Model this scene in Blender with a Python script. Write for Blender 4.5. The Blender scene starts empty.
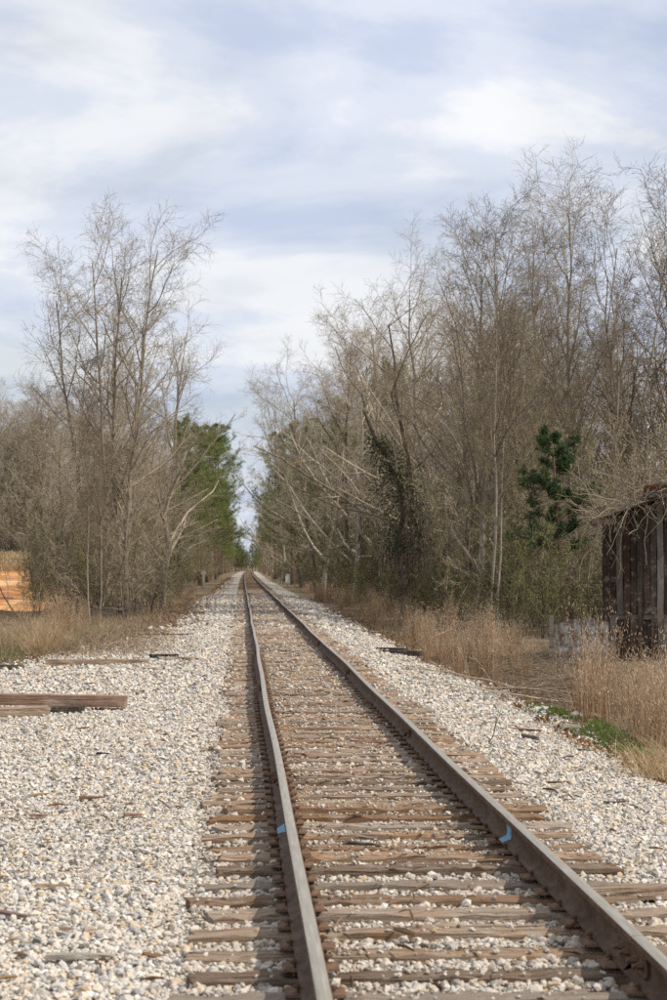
import bpy, math, random
import numpy as np
from mathutils import Vector

# ------------------------------------------------------------------ camera, sky, sun
scene = bpy.context.scene
col = scene.collection
R = math.radians
RNG = np.random.default_rng(7)

CAM_Z = 1.885
F = 1900.0                      # focal length in photograph pixels (667 x 1000)
VX, VY = 242.0, 566.0           # where the track vanishes in the photograph
cam_d = bpy.data.cameras.new("camera")
cam = bpy.data.objects.new("camera", cam_d)
col.objects.link(cam)
cam_d.sensor_fit = 'VERTICAL'
cam_d.sensor_height = 36.0
cam_d.sensor_width = 24.0
cam_d.lens = 36.0 * F / 1000.0
cam_d.clip_start = 0.1
cam_d.clip_end = 5000.0
cam.location = (0, 0, CAM_Z)
pitch = math.atan((VY - 500.0) / F)
yaw = math.atan((333.5 - VX) / F)
cam.rotation_euler = (math.pi / 2 + pitch, 0, -yaw)
cam_d.dof.use_dof = True
cam_d.dof.focus_distance = 22.0
cam_d.dof.aperture_fstop = 5.0
scene.camera = cam

SUN_AZ, SUN_EL = R(109), R(43)          # azimuth clockwise from the track direction (+Y)
world = bpy.data.worlds.new("World")
scene.world = world
world.use_nodes = True
nt = world.node_tree
nt.nodes.clear()
def wn(t, **k):
    n = nt.nodes.new(t)
    for a, b in k.items(): setattr(n, a, b)
    return n
w_out = wn('ShaderNodeOutputWorld'); w_bg = wn('ShaderNodeBackground')
sky = wn('ShaderNodeTexSky', sky_type='NISHITA', sun_disc=False)
sky.sun_elevation = SUN_EL; sky.sun_rotation = SUN_AZ
sky.air_density = 1.0; sky.dust_density = 1.2; sky.ozone_density = 1.5
tc = wn('ShaderNodeTexCoord'); sep = wn('ShaderNodeSeparateXYZ')
nt.links.new(tc.outputs['Generated'], sep.inputs[0])
def wmath(op, a, b=None):
    m = wn('ShaderNodeMath', operation=op)
    for i, v in enumerate((a, b)):
        if v is None: continue
        if isinstance(v, (int, float)): m.inputs[i].default_value = v
        else: nt.links.new(v, m.inputs[i])
    return m.outputs[0]
zz = wmath('ADD', wmath('MAXIMUM', sep.outputs['Z'], 0.0), 0.22)
comb = wn('ShaderNodeCombineXYZ')
nt.links.new(wmath('DIVIDE', sep.outputs['X'], zz), comb.inputs[0])
nt.links.new(wmath('DIVIDE', sep.outputs['Y'], zz), comb.inputs[1])
def wnoise(scale, detail, rough, rot, off, sc=(1, 1, 1)):
    mp = wn('ShaderNodeMapping'); nz = wn('ShaderNodeTexNoise')
    mp.inputs['Rotation'].default_value = (0, 0, rot); mp.inputs['Location'].default_value = off
    mp.inputs['Scale'].default_value = sc
    nt.links.new(comb.outputs[0], mp.inputs[0]); nt.links.new(mp.outputs[0], nz.inputs['Vector'])
    nz.inputs['Scale'].default_value = scale; nz.inputs['Detail'].default_value = detail
    nz.inputs['Roughness'].default_value = rough; nz.inputs['Distortion'].default_value = 0.25
    return nz.outputs['Fac']
def wramp(fac, stops):
    r = wn('ShaderNodeValToRGB'); e = r.color_ramp.elements
    r.color_ramp.interpolation = 'EASE'
    e[0].position, e[0].color = stops[0][0], (*stops[0][1], 1)
    e[1].position, e[1].color = stops[-1][0], (*stops[-1][1], 1)
    for p, c in stops[1:-1]:
        n = e.new(p); n.color = (*c, 1)
    nt.links.new(fac, r.inputs[0])
    return r.outputs[0]
cover = wramp(wnoise(2.0, 7, 0.52, R(14), (3.1, 1.7, 0.0), (0.8, 0.9, 1)), [(0.36, (0.60,)*3), (0.52, (0.9,)*3), (0.62, (1,)*3)])
shade = wramp(wnoise(2.8, 9, 0.57, R(-12), (0.9, 5.2, 2.0), (0.8, 0.8, 1)), [(0.36, (6.1, 6.85, 8.6)), (0.50, (7.7, 8.2, 9.3)), (0.60, (9.6, 9.7, 9.95))])
mixc = wn('ShaderNodeMix', data_type='RGBA')
nt.links.new(cover, mixc.inputs['Factor'])
nt.links.new(sky.outputs[0], mixc.inputs['A'])
nt.links.new(shade, mixc.inputs['B'])
nt.links.new(mixc.outputs['Result'], w_bg.inputs['Color'])
w_bg.inputs['Strength'].default_value = 0.1
nt.links.new(w_bg.outputs[0], w_out.inputs[0])

sun_d = bpy.data.lights.new("sun", 'SUN')
sun = bpy.data.objects.new("sun", sun_d)
col.objects.link(sun)
sun_d.energy = 4.7
sun_d.angle = R(0.6)
sun_d.color = (1.0, 0.92, 0.81)
S = Vector((math.sin(SUN_AZ) * math.cos(SUN_EL), math.cos(SUN_AZ) * math.cos(SUN_EL), math.sin(SUN_EL)))
sun.rotation_euler = S.to_track_quat('Z', 'Y').to_euler()
sun.location = (60, -20, 60)

vs = scene.view_settings
vs.view_transform = 'Standard'; vs.look = 'None'; vs.gamma = 1.0
vs.use_curve_mapping = False; vs.exposure = 0.0
scene.cycles.use_denoising = False
scene.cycles.max_bounces = 6; scene.cycles.diffuse_bounces = 3

# ------------------------------------------------------------------ helpers
def px(x, d):                    # lateral position of photograph column x at distance d
    return (x - VX) / F * d * 1.004

def mesh_np(name, V, Fc, mats, smooth=False):
    """V (n,3), Fc (m,3) or (m,4) or list of such arrays"""
    me = bpy.data.meshes.new(name)
    if not isinstance(Fc, list): Fc = [Fc]
    Fc = [np.asarray(f, dtype=np.int32) for f in Fc if len(f)]
    V = np.asarray(V, dtype=np.float32)
    nl = sum(f.size for f in Fc); nf = sum(len(f) for f in Fc)
    me.vertices.add(len(V)); me.vertices.foreach_set('co', V.ravel())
    me.loops.add(nl); me.polygons.add(nf)
    me.loops.foreach_set('vertex_index', np.concatenate([f.ravel() for f in Fc]))
    tot = np.concatenate([np.full(len(f), f.shape[1], np.int32) for f in Fc])
    st = np.concatenate([[0], np.cumsum(tot)[:-1]]).astype(np.int32)
    me.polygons.foreach_set('loop_start', st)
    me.polygons.foreach_set('use_smooth', np.full(nf, bool(smooth)))
    me.update(calc_edges=True); me.validate()
    for m in (mats if isinstance(mats, (list, tuple)) else [mats]): me.materials.append(m)
    return me

def link(name, data, parent=None, loc=(0, 0, 0), rz=0.0, sc=None):
    o = bpy.data.objects.new(name, data)
    col.objects.link(o)
    o.location = loc; o.rotation_euler = (0, 0, rz)
    if sc is not None: o.scale = sc if hasattr(sc, '__len__') else (sc, sc, sc)
    if parent is not None: o.parent = parent
    return o

def tag(o, label=None, cat=None, group=None, kind=None):
    if label: o['label'] = label
    if cat: o['category'] = cat
    if group: o['group'] = group
    if kind: o['kind'] = kind
    return o

def norm(a): return a / np.maximum(np.linalg.norm(a, axis=-1, keepdims=True), 1e-9)

class Tubes:
    """batches of tubes; each batch P (n,k,3), rad (n,k), sides"""
    def __init__(self): self.V = []; self.Q = []; self.T = []; self.n = 0
    def add(self, P, rad, sides, cap=False):
        P = np.asarray(P, float); rad = np.asarray(rad, float)
        n, k, _ = P.shape
        t = np.empty_like(P); t[:, 1:-1] = P[:, 2:] - P[:, :-2]; t[:, 0] = P[:, 1] - P[:, 0]; t[:, -1] = P[:, -1] - P[:, -2]
        t = norm(t)
        mean = norm(P[:, -1] - P[:, 0])
        ref = np.where(np.abs(mean[:, 2:3]) > 0.9, np.array([[1., 0, 0]]), np.array([[0, 0, 1.]]))[:, None, :]
        u = norm(np.cross(t, ref)); v = np.cross(t, u)
        a = np.arange(sides) * 2 * np.pi / sides
        ring = P[:, :, None, :] + rad[:, :, None, None] * (np.cos(a)[None, None, :, None] * u[:, :, None, :] + np.sin(a)[None, None, :, None] * v[:, :, None, :])
        idx = self.n + np.arange(n * k * sides).reshape(n, k, sides)
        nx = np.roll(idx, -1, axis=2)
        q = np.stack([idx[:, :-1], nx[:, :-1], nx[:, 1:], idx[:, 1:]], -1).reshape(-1, 4)
        self.V.append(ring.reshape(-1, 3)); self.Q.append(q); self.n += n * k * sides
        if cap and sides >= 3:
            for f in range(1, sides - 1):
                self.T.append(np.stack([idx[:, -1, 0], idx[:, -1, f], idx[:, -1, f + 1]], -1))
                self.T.append(np.stack([idx[:, 0, 0], idx[:, 0, f + 1], idx[:, 0, f]], -1))
    def faces(self, V, Q):
        V = np.asarray(V, float); Q = np.asarray(Q)
        self.V.append(V); (self.Q if Q.shape[1] == 4 else self.T).append(Q + self.n); self.n += len(V)
    def mesh(self, name, mats, smooth=True):
        fs = []
        if self.Q: fs.append(np.concatenate(self.Q))
        if self.T: fs.append(np.concatenate(self.T))
        return mesh_np(name, np.concatenate(self.V), fs, mats, smooth)

# ------------------------------------------------------------------ materials
def material(name, build, rough=0.9, bump=0.0):
    m = bpy.data.materials.new(name); m.use_nodes = True
    t = m.node_tree; b = t.nodes['Principled BSDF']
    b.inputs['Roughness'].default_value = rough
    b.inputs['Specular IOR Level'].default_value = 0.2
    build(t, b)
    return m

class N:
    def __init__(self, t): self.t = t
    def new(self, kind, **k):
        n = self.t.nodes.new(kind)
        for a, b in k.items(): setattr(n, a, b)
        return n
    def put(self, sock, v):
        if isinstance(v, bpy.types.NodeSocket): self.t.links.new(v, sock)
        else: sock.default_value = v
    def coord(self, which='Object', scale=(1, 1, 1), rot=(0, 0, 0), loc=(0, 0, 0)):
        c = self.new('ShaderNodeTexCoord'); mp = self.new('ShaderNodeMapping')
        self.put(mp.inputs[0], c.outputs[which]); mp.inputs['Scale'].default_value = scale
        mp.inputs['Rotation'].default_value = rot; self.put(mp.inputs['Location'], loc)
        return mp.outputs[0]
    def noise(self, vec, scale, detail=4, rough=0.55, out='Fac'):
        n = self.new('ShaderNodeTexNoise'); self.put(n.inputs['Vector'], vec)
        n.inputs['Scale'].default_value = scale; n.inputs['Detail'].default_value = detail; n.inputs['Roughness'].default_value = rough
        return n.outputs[out]
    def voronoi(self, vec, scale, feature='F1', out='Distance'):
        n = self.new('ShaderNodeTexVoronoi', feature=feature); self.put(n.inputs['Vector'], vec)
        n.inputs['Scale'].default_value = scale
        return n.outputs[out]
    def ramp(self, fac, stops, interp='LINEAR'):
        r = self.new('ShaderNodeValToRGB'); e = r.color_ramp.elements; r.color_ramp.interpolation = interp
        stops = [(p, c if hasattr(c, '__len__') else (c, c, c)) for p, c in stops]
        e[0].position, e[0].color = stops[0][0], (*stops[0][1], 1)
        e[1].position, e[1].color = stops[-1][0], (*stops[-1][1], 1)
        for p, c in stops[1:-1]: e.new(p).color = (*c, 1)
        self.put(r.inputs[0], fac)
        return r.outputs[0]
    def mix(self, fac, a, b, blend='MIX'):
        m = self.new('ShaderNodeMix', data_type='RGBA', blend_type=blend)
        self.put(m.inputs['Factor'], fac)
        for s, v in (('A', a), ('B', b)):
            if isinstance(v, tuple) and len(v) == 3: v = (*v, 1)
            self.put(m.inputs[s], v)
        return m.outputs['Result']
    def math(self, op, a, b=0.0):
        m = self.new('ShaderNodeMath', operation=op); self.put(m.inputs[0], a); self.put(m.inputs[1], b)
        return m.outputs[0]
    def bump(self, bsdf, h, strength=0.5, dist=0.02):
        b = self.new('ShaderNodeBump'); self.put(b.inputs['Height'], h)
        b.inputs['Strength'].default_value = strength; b.inputs['Distance'].default_value = dist
        self.t.links.new(b.outputs[0], bsdf.inputs['Normal'])
    def island(self): return self.new('ShaderNodeNewGeometry').outputs['Random Per Island']
    def objrand(self): return self.new('ShaderNodeObjectInfo').outputs['Random']

STONE = [(0.0, (0.10, 0.085, 0.07)), (0.04, (0.20, 0.19, 0.175)), (0.12, (0.34, 0.335, 0.325)), (0.26, (0.49, 0.475, 0.45)),
         (0.44, (0.58, 0.545, 0.48)), (0.62, (0.65, 0.605, 0.53)), (0.78, (0.58, 0.50, 0.385)), (0.88, (0.52, 0.38, 0.22)), (0.94, (0.70, 0.665, 0.60)), (1.0, (0.76, 0.74, 0.69))]
STONE = [(p, tuple(round(v * f, 3) for v, f in zip(c, (0.94, 0.94, 0.95)))) for p, c in STONE]
def track_dust(n, c, amt=0.5):
    """rust and soil dust lying on the stones between the tie ends"""
    sp = n.new('ShaderNodeSeparateXYZ'); n.put(sp.inputs[0], n.new('ShaderNodeNewGeometry').outputs['Position'])
    d = n.math('ABSOLUTE', n.math('SUBTRACT', sp.outputs[0], 1.069))
    f = n.ramp(n.math('DIVIDE', d, 4.0), [(0.29, amt), (0.38, 0.0)])
    f = n.math('MULTIPLY', f, n.ramp(n.noise(n.coord(), 1.6, 4), [(0.3, 0.55), (0.65, 1.0)]))
    return n.mix(f, c, (0.34, 0.27, 0.19))
def m_stone(t, b):
    n = N(t)
    c = n.ramp(n.island(), STONE, 'LINEAR')
    c2 = n.mix(n.ramp(n.noise(n.coord(), 60, 3), [(0.38, 0.0), (0.78, 0.45)]), c, (0.42, 0.34, 0.24))
    c2 = n.mix(n.ramp(n.noise(n.coord(), 0.45, 4), [(0.5, 0.0), (0.72, 0.22)]), c2, (0.40, 0.32, 0.22))
    n.put(b.inputs['Base Color'], track_dust(n, c2, 0.34))
    n.bump(b, n.noise(n.coord(), 90, 4), 0.35, 0.006)
MAT_STONE = material('crushed_limestone', m_stone, 0.92)

def m_ballast(t, b):
    n = N(t); v = n.coord()
    vc = n.voronoi(v, 23.0, out='Color'); sp = n.new('ShaderNodeSeparateColor'); n.put(sp.inputs[0], vc)
    c = n.ramp(sp.outputs[0], STONE)
    dist = n.voronoi(v, 23.0)
    c = n.mix(n.ramp(dist, [(0.45, 0.0), (0.95, 0.8)]), c, (0.16, 0.125, 0.09))
    big = n.noise(v, 0.55, 4)
    c = n.mix(n.ramp(big, [(0.50, 0.0), (0.72, 0.40)]), c, (0.40, 0.30, 0.19))
    c = n.mix(n.ramp(n.noise(v, 1.7, 5, 0.7), [(0.50, 0.0), (0.66, 0.75)]), c, (0.20, 0.15, 0.10))
    v6 = n.voronoi(v, 5.0, out='Color'); s6 = n.new('ShaderNodeSeparateColor'); n.put(s6.inputs[0], v6)
    c = n.mix(n.ramp(s6.outputs[1], [(0.55, 0.0), (0.9, 0.6)]), c, (0.27, 0.225, 0.17))
    c = track_dust(n, c, 0.45)
    n.put(b.inputs['Base Color'], c)
    n.bump(b, n.math('MULTIPLY', dist, -1.0), 1.0, 0.04)
MAT_BALLAST = material('ballast_gravel', m_ballast, 0.95)

def m_ground(t, b):
    n = N(t); v = n.coord()
    c = n.ramp(n.noise(v, 0.35, 6, 0.6), [(0.3, (0.085, 0.062, 0.04)), (0.5, (0.16, 0.12, 0.075)), (0.7, (0.24, 0.185, 0.115))])
    c = n.mix(n.ramp(n.noise(v, 14, 5, 0.65), [(0.35, 0.0), (0.7, 0.6)]), c, (0.26, 0.18, 0.10))
    c = n.mix(n.ramp(n.noise(v, 0.12, 3), [(0.52, 0.0), (0.68, 0.5)]), c, (0.10, 0.12, 0.045))
    n.put(b.inputs['Base Color'], c)
    n.bump(b, n.noise(v, 18, 6, 0.7), 0.9, 0.06)
MAT_GROUND = material('leaf_litter_soil', m_ground, 0.97)

def m_dirt(t, b):
    n = N(t)
    v = n.coord(scale=(0.35, 0.07, 1), rot=(0, 0, R(-30)))
    c = n.ramp(n.noise(v, 1.0, 6, 0.6), [(0.36, (0.38, 0.15, 0.055)), (0.5, (0.56, 0.27, 0.10)), (0.62, (0.70, 0.42, 0.20))])
    n.put(b.inputs['Base Color'], c); n.bump(b, n.noise(n.coord(), 2.5, 6), 0.6, 0.1)
MAT_DIRT = material('red_clay', m_dirt, 0.95)

def wood(dark, mid, light, rust=(0.36, 0.17, 0.06), rustamt=0.5, axis=0):
    def f(t, b):
        n = N(t)
        sc = [55, 55, 55]; sc[axis] = 2.2
        r = n.objrand(); off = n.new('ShaderNodeCombineXYZ'); n.put(off.inputs[0], n.math('MULTIPLY', r, 37.0)); n.put(off.inputs[1], n.math('MULTIPLY', r, 91.0))
        v = n.coord(scale=sc, loc=off.outputs[0])
        g = n.noise(v, 1.0, 6, 0.62)
        c = n.ramp(g, [(0.33, dark), (0.47, mid), (0.68, light)])
        v2 = n.coord(loc=off.outputs[0])
        c = n.mix(n.ramp(n.noise(v2, 2.2, 3), [(0.5, 0.0), (0.72, rustamt)]), c, rust)
        c = n.mix(n.ramp(r, [(0.0, 0.0), (0.45, 0.05), (0.8, 0.45), (1.0, 0.62)]), c, dark)
        r2 = n.math('FRACT', n.math('MULTIPLY', r, 7.31))
        c = n.mix(n.ramp(r2, [(0.0, 0.45), (0.3, 0.0), (0.8, 0.0), (1.0, 0.35)]), c, n.mix(n.ramp(r2, [(0.4, 0.0), (0.6, 1.0)]), (0.36, 0.32, 0.27), rust))
        c = n.mix(n.ramp(n.noise(v2, 7.0, 4, 0.7), [(0.54, 0.0), (0.75, 0.5)]), c, (0.42, 0.36, 0.29))
        n.put(b.inputs['Base Color'], c)
        n.bump(b, g, 0.9, 0.03)
    return f
MAT_TIE = material('weathered_tie_wood', wood((0.06, 0.042, 0.03), (0.28, 0.20, 0.138), (0.45, 0.35, 0.255)), 0.9)
MAT_TIMBER = material('old_timber', wood((0.10, 0.07, 0.05), (0.27, 0.19, 0.13), (0.42, 0.34, 0.26), rustamt=0.2), 0.9)
MAT_GREYWOOD = material('grey_driftwood', wood((0.16, 0.14, 0.12), (0.38, 0.34, 0.29), (0.55, 0.50, 0.44), rustamt=0.05), 0.9)
MAT_BOARD = material('dark_weathered_board', wood((0.016, 0.011, 0.008), (0.048, 0.034, 0.026), (0.11, 0.082, 0.064), (0.085, 0.042, 0.024), 0.35, axis=2), 0.9)
MAT_BLACKWOOD = material('rotten_black_wood', wood((0.02, 0.017, 0.014), (0.05, 0.04, 0.032), (0.11, 0.085, 0.065), rustamt=0.1), 0.9)
MAT_REDTIMBER = material('red_brown_timber', wood((0.08, 0.04, 0.028), (0.22, 0.115, 0.075), (0.36, 0.23, 0.165), (0.45, 0.36, 0.27), 0.6), 0.85)

def m_rail(t, b):
    n = N(t); v = n.coord()
    c = n.ramp(n.noise(n.coord(scale=(1, 0.25, 1)), 22, 5, 0.65), [(0.3, (0.05, 0.027, 0.015)), (0.55, (0.095, 0.053, 0.029)), (0.75, (0.155, 0.092, 0.052))])
    c = n.mix(n.ramp(n.noise(v, 3.0, 3), [(0.5, 0.0), (0.75, 0.5)]), c, (0.19, 0.135, 0.10))
    n.put(b.inputs['Base Color'], c)
    n.bump(b, n.noise(v, 120, 4), 0.3, 0.004)
MAT_RUST = material('rusty_rail_steel', m_rail, 0.75)
def m_head(t, b):
    n = N(t)
    v = n.coord(scale=(9, 0.5, 9))
    s = n.noise(v, 6, 5, 0.6)
    c = n.ramp(s, [(0.2, (0.24, 0.21, 0.165)), (0.55, (0.33, 0.30, 0.245)), (0.8, (0.44, 0.41, 0.35))])
    n.put(b.inputs['Base Color'], c)
    n.put(b.inputs['Metallic'], 0.3)
    n.put(b.inputs['Roughness'], n.ramp(s, [(0.3, 0.52), (0.7, 0.34)]))
MAT_HEAD = material('worn_rail_head', m_head, 0.5)
def flat(c, c2=None, sc=9.0, bump=0.4):
    def f(t, b):
        n = N(t); g = n.noise(n.coord(), sc, 5, 0.6)
        n.put(b.inputs['Base Color'], n.ramp(g, [(0.32, c), (0.7, c2 or tuple(min(1, x * 1.6) for x in c))]))
        n.bump(b, g, bump, 0.01)
    return f
MAT_BLUE = material('blue_marking_paint', flat((0.13, 0.20, 0.26), (0.20, 0.42, 0.60), 45), 0.7)
MAT_PLATE = material('rusty_tie_plate', flat((0.085, 0.05, 0.032), (0.22, 0.13, 0.08), 30), 0.85)

def bark(c1, c2, c3):
    def f(t, b):
        n = N(t)
        g = n.noise(n.coord(scale=(9, 9, 1.6)), 1.6, 6, 0.65)
        c = n.ramp(g, [(0.3, c1), (0.5, c2), (0.72, c3)])
        c = n.mix(n.ramp(n.objrand(), [(0.0, 0.0), (1.0, 0.45)]), c, c1)
        n.put(b.inputs['Base Color'], c)
        n.bump(b, g, 0.8, 0.03)
    return f
def twig(c1, c2):
    def f(t, b):
        n = N(t)
        c = n.ramp(n.island(), [(0.0, c1), (1.0, c2)])
        c = n.mix(n.ramp(n.objrand(), [(0.0, 0.0), (1.0, 0.45)]), c, c1)
        n.put(b.inputs['Base Color'], c)
    return f
MAT_BARK = material('grey_brown_bark', bark((0.13, 0.105, 0.08), (0.30, 0.25, 0.195), (0.46, 0.40, 0.33)))
MAT_BARK_D = material('dark_bark', bark((0.05, 0.037, 0.028), (0.12, 0.092, 0.07), (0.21, 0.17, 0.135)))
MAT_BARK_PALE = material('pale_bark', bark((0.17, 0.145, 0.115), (0.34, 0.30, 0.245), (0.52, 0.475, 0.405)))
MAT_BARK_PINE = material('pine_bark', bark((0.075, 0.045, 0.03), (0.19, 0.115, 0.075), (0.30, 0.20, 0.14)))
MAT_TWIG = material('tan_twigs', twig((0.20, 0.16, 0.11), (0.50, 0.425, 0.31)))
MAT_TWIG_D = material('brown_twigs', twig((0.10, 0.075, 0.052), (0.30, 0.235, 0.16)))
MAT_TWIG_PALE = material('pale_twigs', twig((0.24, 0.205, 0.155), (0.56, 0.49, 0.39)))
MAT_TWIG_OL = material('olive_twigs', twig((0.15, 0.135, 0.065), (0.37, 0.31, 0.165)))
def leaf(c1, c2, c3):
    def f(t, b):
        n = N(t)
        c = n.ramp(n.island(), [(0.0, c1), (0.6, c2), (1.0, c3)])
        c = n.mix(n.ramp(n.objrand(), [(0.0, 0.0), (1.0, 0.35)]), c, c1)
        n.put(b.inputs['Base Color'], c)
        tr = n.new('ShaderNodeBsdfTranslucent'); n.put(tr.inputs[0], c)
        mx = n.new('ShaderNodeMixShader'); mx.inputs[0].default_value = 0.28
        t.links.new(b.outputs[0], mx.inputs[1]); t.links.new(tr.outputs[0], mx.inputs[2])
        t.links.new(mx.outputs[0], t.nodes['Material Output'].inputs[0])
    return f
MAT_NEEDLE = material('pine_needles', leaf((0.10, 0.13, 0.034), (0.19, 0.235, 0.065), (0.30, 0.33, 0.115)), 0.7)
MAT_NEEDLE_D = material('dark_needles', leaf((0.03, 0.05, 0.02), (0.06, 0.10, 0.038), (0.11, 0.15, 0.06)), 0.7)
MAT_LEAF = material('privet_leaves', leaf((0.045, 0.065, 0.02), (0.09, 0.115, 0.038), (0.16, 0.17, 0.065)), 0.7)
MAT_LEAF_L = material('spring_leaves', leaf((0.075, 0.11, 0.03), (0.13, 0.18, 0.05), (0.21, 0.25, 0.08)), 0.7)
MAT_LEAF_D = material('ivy_leaves', leaf((0.03, 0.04, 0.018), (0.06, 0.075, 0.03), (0.11, 0.12, 0.055)), 0.6)
MAT_LEAF_B = material('dead_leaves', leaf((0.11, 0.06, 0.03), (0.24, 0.14, 0.07), (0.38, 0.26, 0.15)), 0.9)
MAT_SEDGE = material('broomsedge', leaf((0.19, 0.115, 0.065), (0.37, 0.245, 0.145), (0.55, 0.40, 0.265)), 0.85)
MAT_PLUME = material('broomsedge_plumes', leaf((0.42, 0.29, 0.18), (0.60, 0.45, 0.30), (0.74, 0.60, 0.44)), 0.85)
MAT_STRAW = material('straw', leaf((0.32, 0.22, 0.11), (0.52, 0.39, 0.22), (0.66, 0.54, 0.35)), 0.85)
MAT_DULL = material('dull_dry_grass', leaf((0.18, 0.13, 0.085), (0.33, 0.25, 0.165), (0.48, 0.38, 0.26)), 0.9)
MAT_GREEN = material('short_green_grass', leaf((0.06, 0.10, 0.02), (0.12, 0.19, 0.035), (0.20, 0.27, 0.06)), 0.8)

# ------------------------------------------------------------------ terrain
TX = 1.058 + 0.011               # track centre line
def bend(y): return 1.2 * (np.maximum(np.asarray(y, float) - 150, 0) / 450.0) ** 2
def wob(x, y):
    return (np.sin(x * 0.9 + y * 0.37) + np.sin(x * 0.41 - y * 0.73 + 1.3) + np.sin(x * 1.7 + y * 1.1 + .4) * 0.5) / 2.5
def ground_z(x, y):
    x = np.asarray(x, float) - bend(y); y = np.asarray(y, float)
    z = np.interp(x, [-400, -30, -12, -8, -5, -3.2, -0.45, -0.35, 2.48, 2.6, 3.4, 4.6, 5.6, 8, 14, 400],
                     [-.2, -.2, -.18, -.2, -.16, -.11, -.075, -.085, -.085, -.09, -.20, -.40, -.44, -.30, -.2, -.2])
    side = np.clip((-x - 3.2) / 3, 0, 1) + np.clip((x - 4.2) / 2, 0, 1)
    z = z + side * 0.05 * wob(x, y)
    rise = np.interp(y, [84, 150, 260, 330], [0, 1.8, 3.7, 4.0])
    z = z + np.clip((-x - 8.5) / 3.0, 0, 1) * rise
    return z

def sheet(name, xs, ys, mat, dz=0.0, shift=True, edge=None):
    Xg, Yg = np.meshgrid(xs, ys)
    if edge is not None: Xg = edge(Xg, Yg)
    Xw = Xg + (bend(Yg) if shift else 0)
    Z = ground_z(Xw, Yg) + dz
    V = np.stack([Xw, Yg, Z], -1).reshape(-1, 3)
    ny, nx = Xg.shape
    i = np.arange(ny * nx).reshape(ny, nx)
    q = np.stack([i[:-1, :-1], i[:-1, 1:], i[1:, 1:], i[1:, :-1]], -1).reshape(-1, 4)
    return link(name, mesh_np(name, V, q, mat, True))

ys_g = np.concatenate([np.arange(-60, 4, 8), np.arange(4, 70, 0.8), np.arange(70, 340, 4), np.geomspace(340, 3000, 26)])
xs_g = np.concatenate([-np.geomspace(2500, 42, 12), np.arange(-40, -10, 2), np.arange(-10, -0.5, 0.5), [-0.45, -0.35, 1.0, 2.48, 2.6, 3.0, 3.4, 3.9], np.arange(4.2, 12, 0.5), np.arange(12, 42, 3), np.geomspace(45, 2500, 12)])
g = sheet('ground', xs_g, ys_g, MAT_GROUND, -0.02, shift=False)
tag(g, 'brown leaf-littered soil on both sides of the railway', 'ground', kind='structure')

def edge_noise(y): return 0.30 * np.sin(y * 0.31) + 0.22 * np.sin(y * 0.83 + 1) + 0.12 * np.sin(y * 2.1 + 2)
LE_Y = [0, 14, 30, 38, 46, 54, 62, 80, 110, 200, 400, 900]
LE_X = [-6.5, -6.2, -5.6, -4.9, -3.7, -2.6, -2.15, -2.0, -2.1, -2.3, -2.3, -2.3]
def left_edge(y): return np.interp(y, LE_Y, LE_X) + np.interp(y, [40, 60], [0.8, 0.4]) * edge_noise(y)
def right_edge(y): return np.interp(y, [0, 18, 22, 27, 32, 40, 60, 900], [4.45, 4.45, 4.4, 4.45, 4.6, 4.4, 4.2, 4.1]) + 0.3 * edge_noise(y + 11)
ys_b = np.concatenate([np.arange(3, 60, 0.6), np.arange(60, 200, 2.0), np.arange(200, 720, 10)])
us = np.concatenate([[0, .12, .3, .5, .7, .85, 1.0], [1.02, 1.2, 1.5, 1.8, 2.0], np.linspace(2.1, 3, 7)])
def ballast_x(U, Y):
    le, re = left_edge(Y), right_edge(Y)
    return np.where(U <= 1, le + (-0.45 - le) * U, np.where(U <= 2.05, -0.45 + 3.05 * (U - 1), 2.6 + (re - 2.6) * (U - 2.05) / 0.95))
b = sheet('ballast_bed', us, ys_b, MAT_BALLAST, 0.0, edge=ballast_x)
tag(b, 'pale crushed limestone bed under and beside the railway track', 'ballast', kind='structure')

# clay road on the left behind the strip of trees
def road_edge(Xg, Yg): return Xg + 0.0 * Yg
yr = np.concatenate([np.linspace(83, 150, 24)])
dr = sheet('dirt_road', np.concatenate([np.linspace(-70, -24, 10), np.linspace(-22, -9.2, 9)]), yr, MAT_DIRT, 0.012, shift=False,
           edge=lambda X, Y: X)
me = dr.data
for v in me.vertices:            # ragged near edge
    if v.co.y < 84:
        v.co.y += 1.2 * math.sin(v.co.x * 0.7) + 2.2 * max(0, v.co.x + 13.5)
        v.co.z = float(ground_z(v.co.x, v.co.y)) + 0.012
tag(dr, 'orange red clay road behind the left-hand trees', 'dirt road', kind='structure')

# ------------------------------------------------------------------ railway track
track = link('railway_track', None, loc=(TX, 8, 0))
tag(track, 'single railway track of rusty rails on weathered wooden ties', 'railway track')
GA = 0.7525                      # half distance between rail centres
def child(name, data, loc, rz=0.0, parent=None, rot=None):
    o = link(name, data, parent or track, loc, rz)
    if parent is None: o.location = (loc[0] - TX, loc[1] - 8, loc[2])
    if rot: o.rotation_euler = rot
    return o

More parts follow.
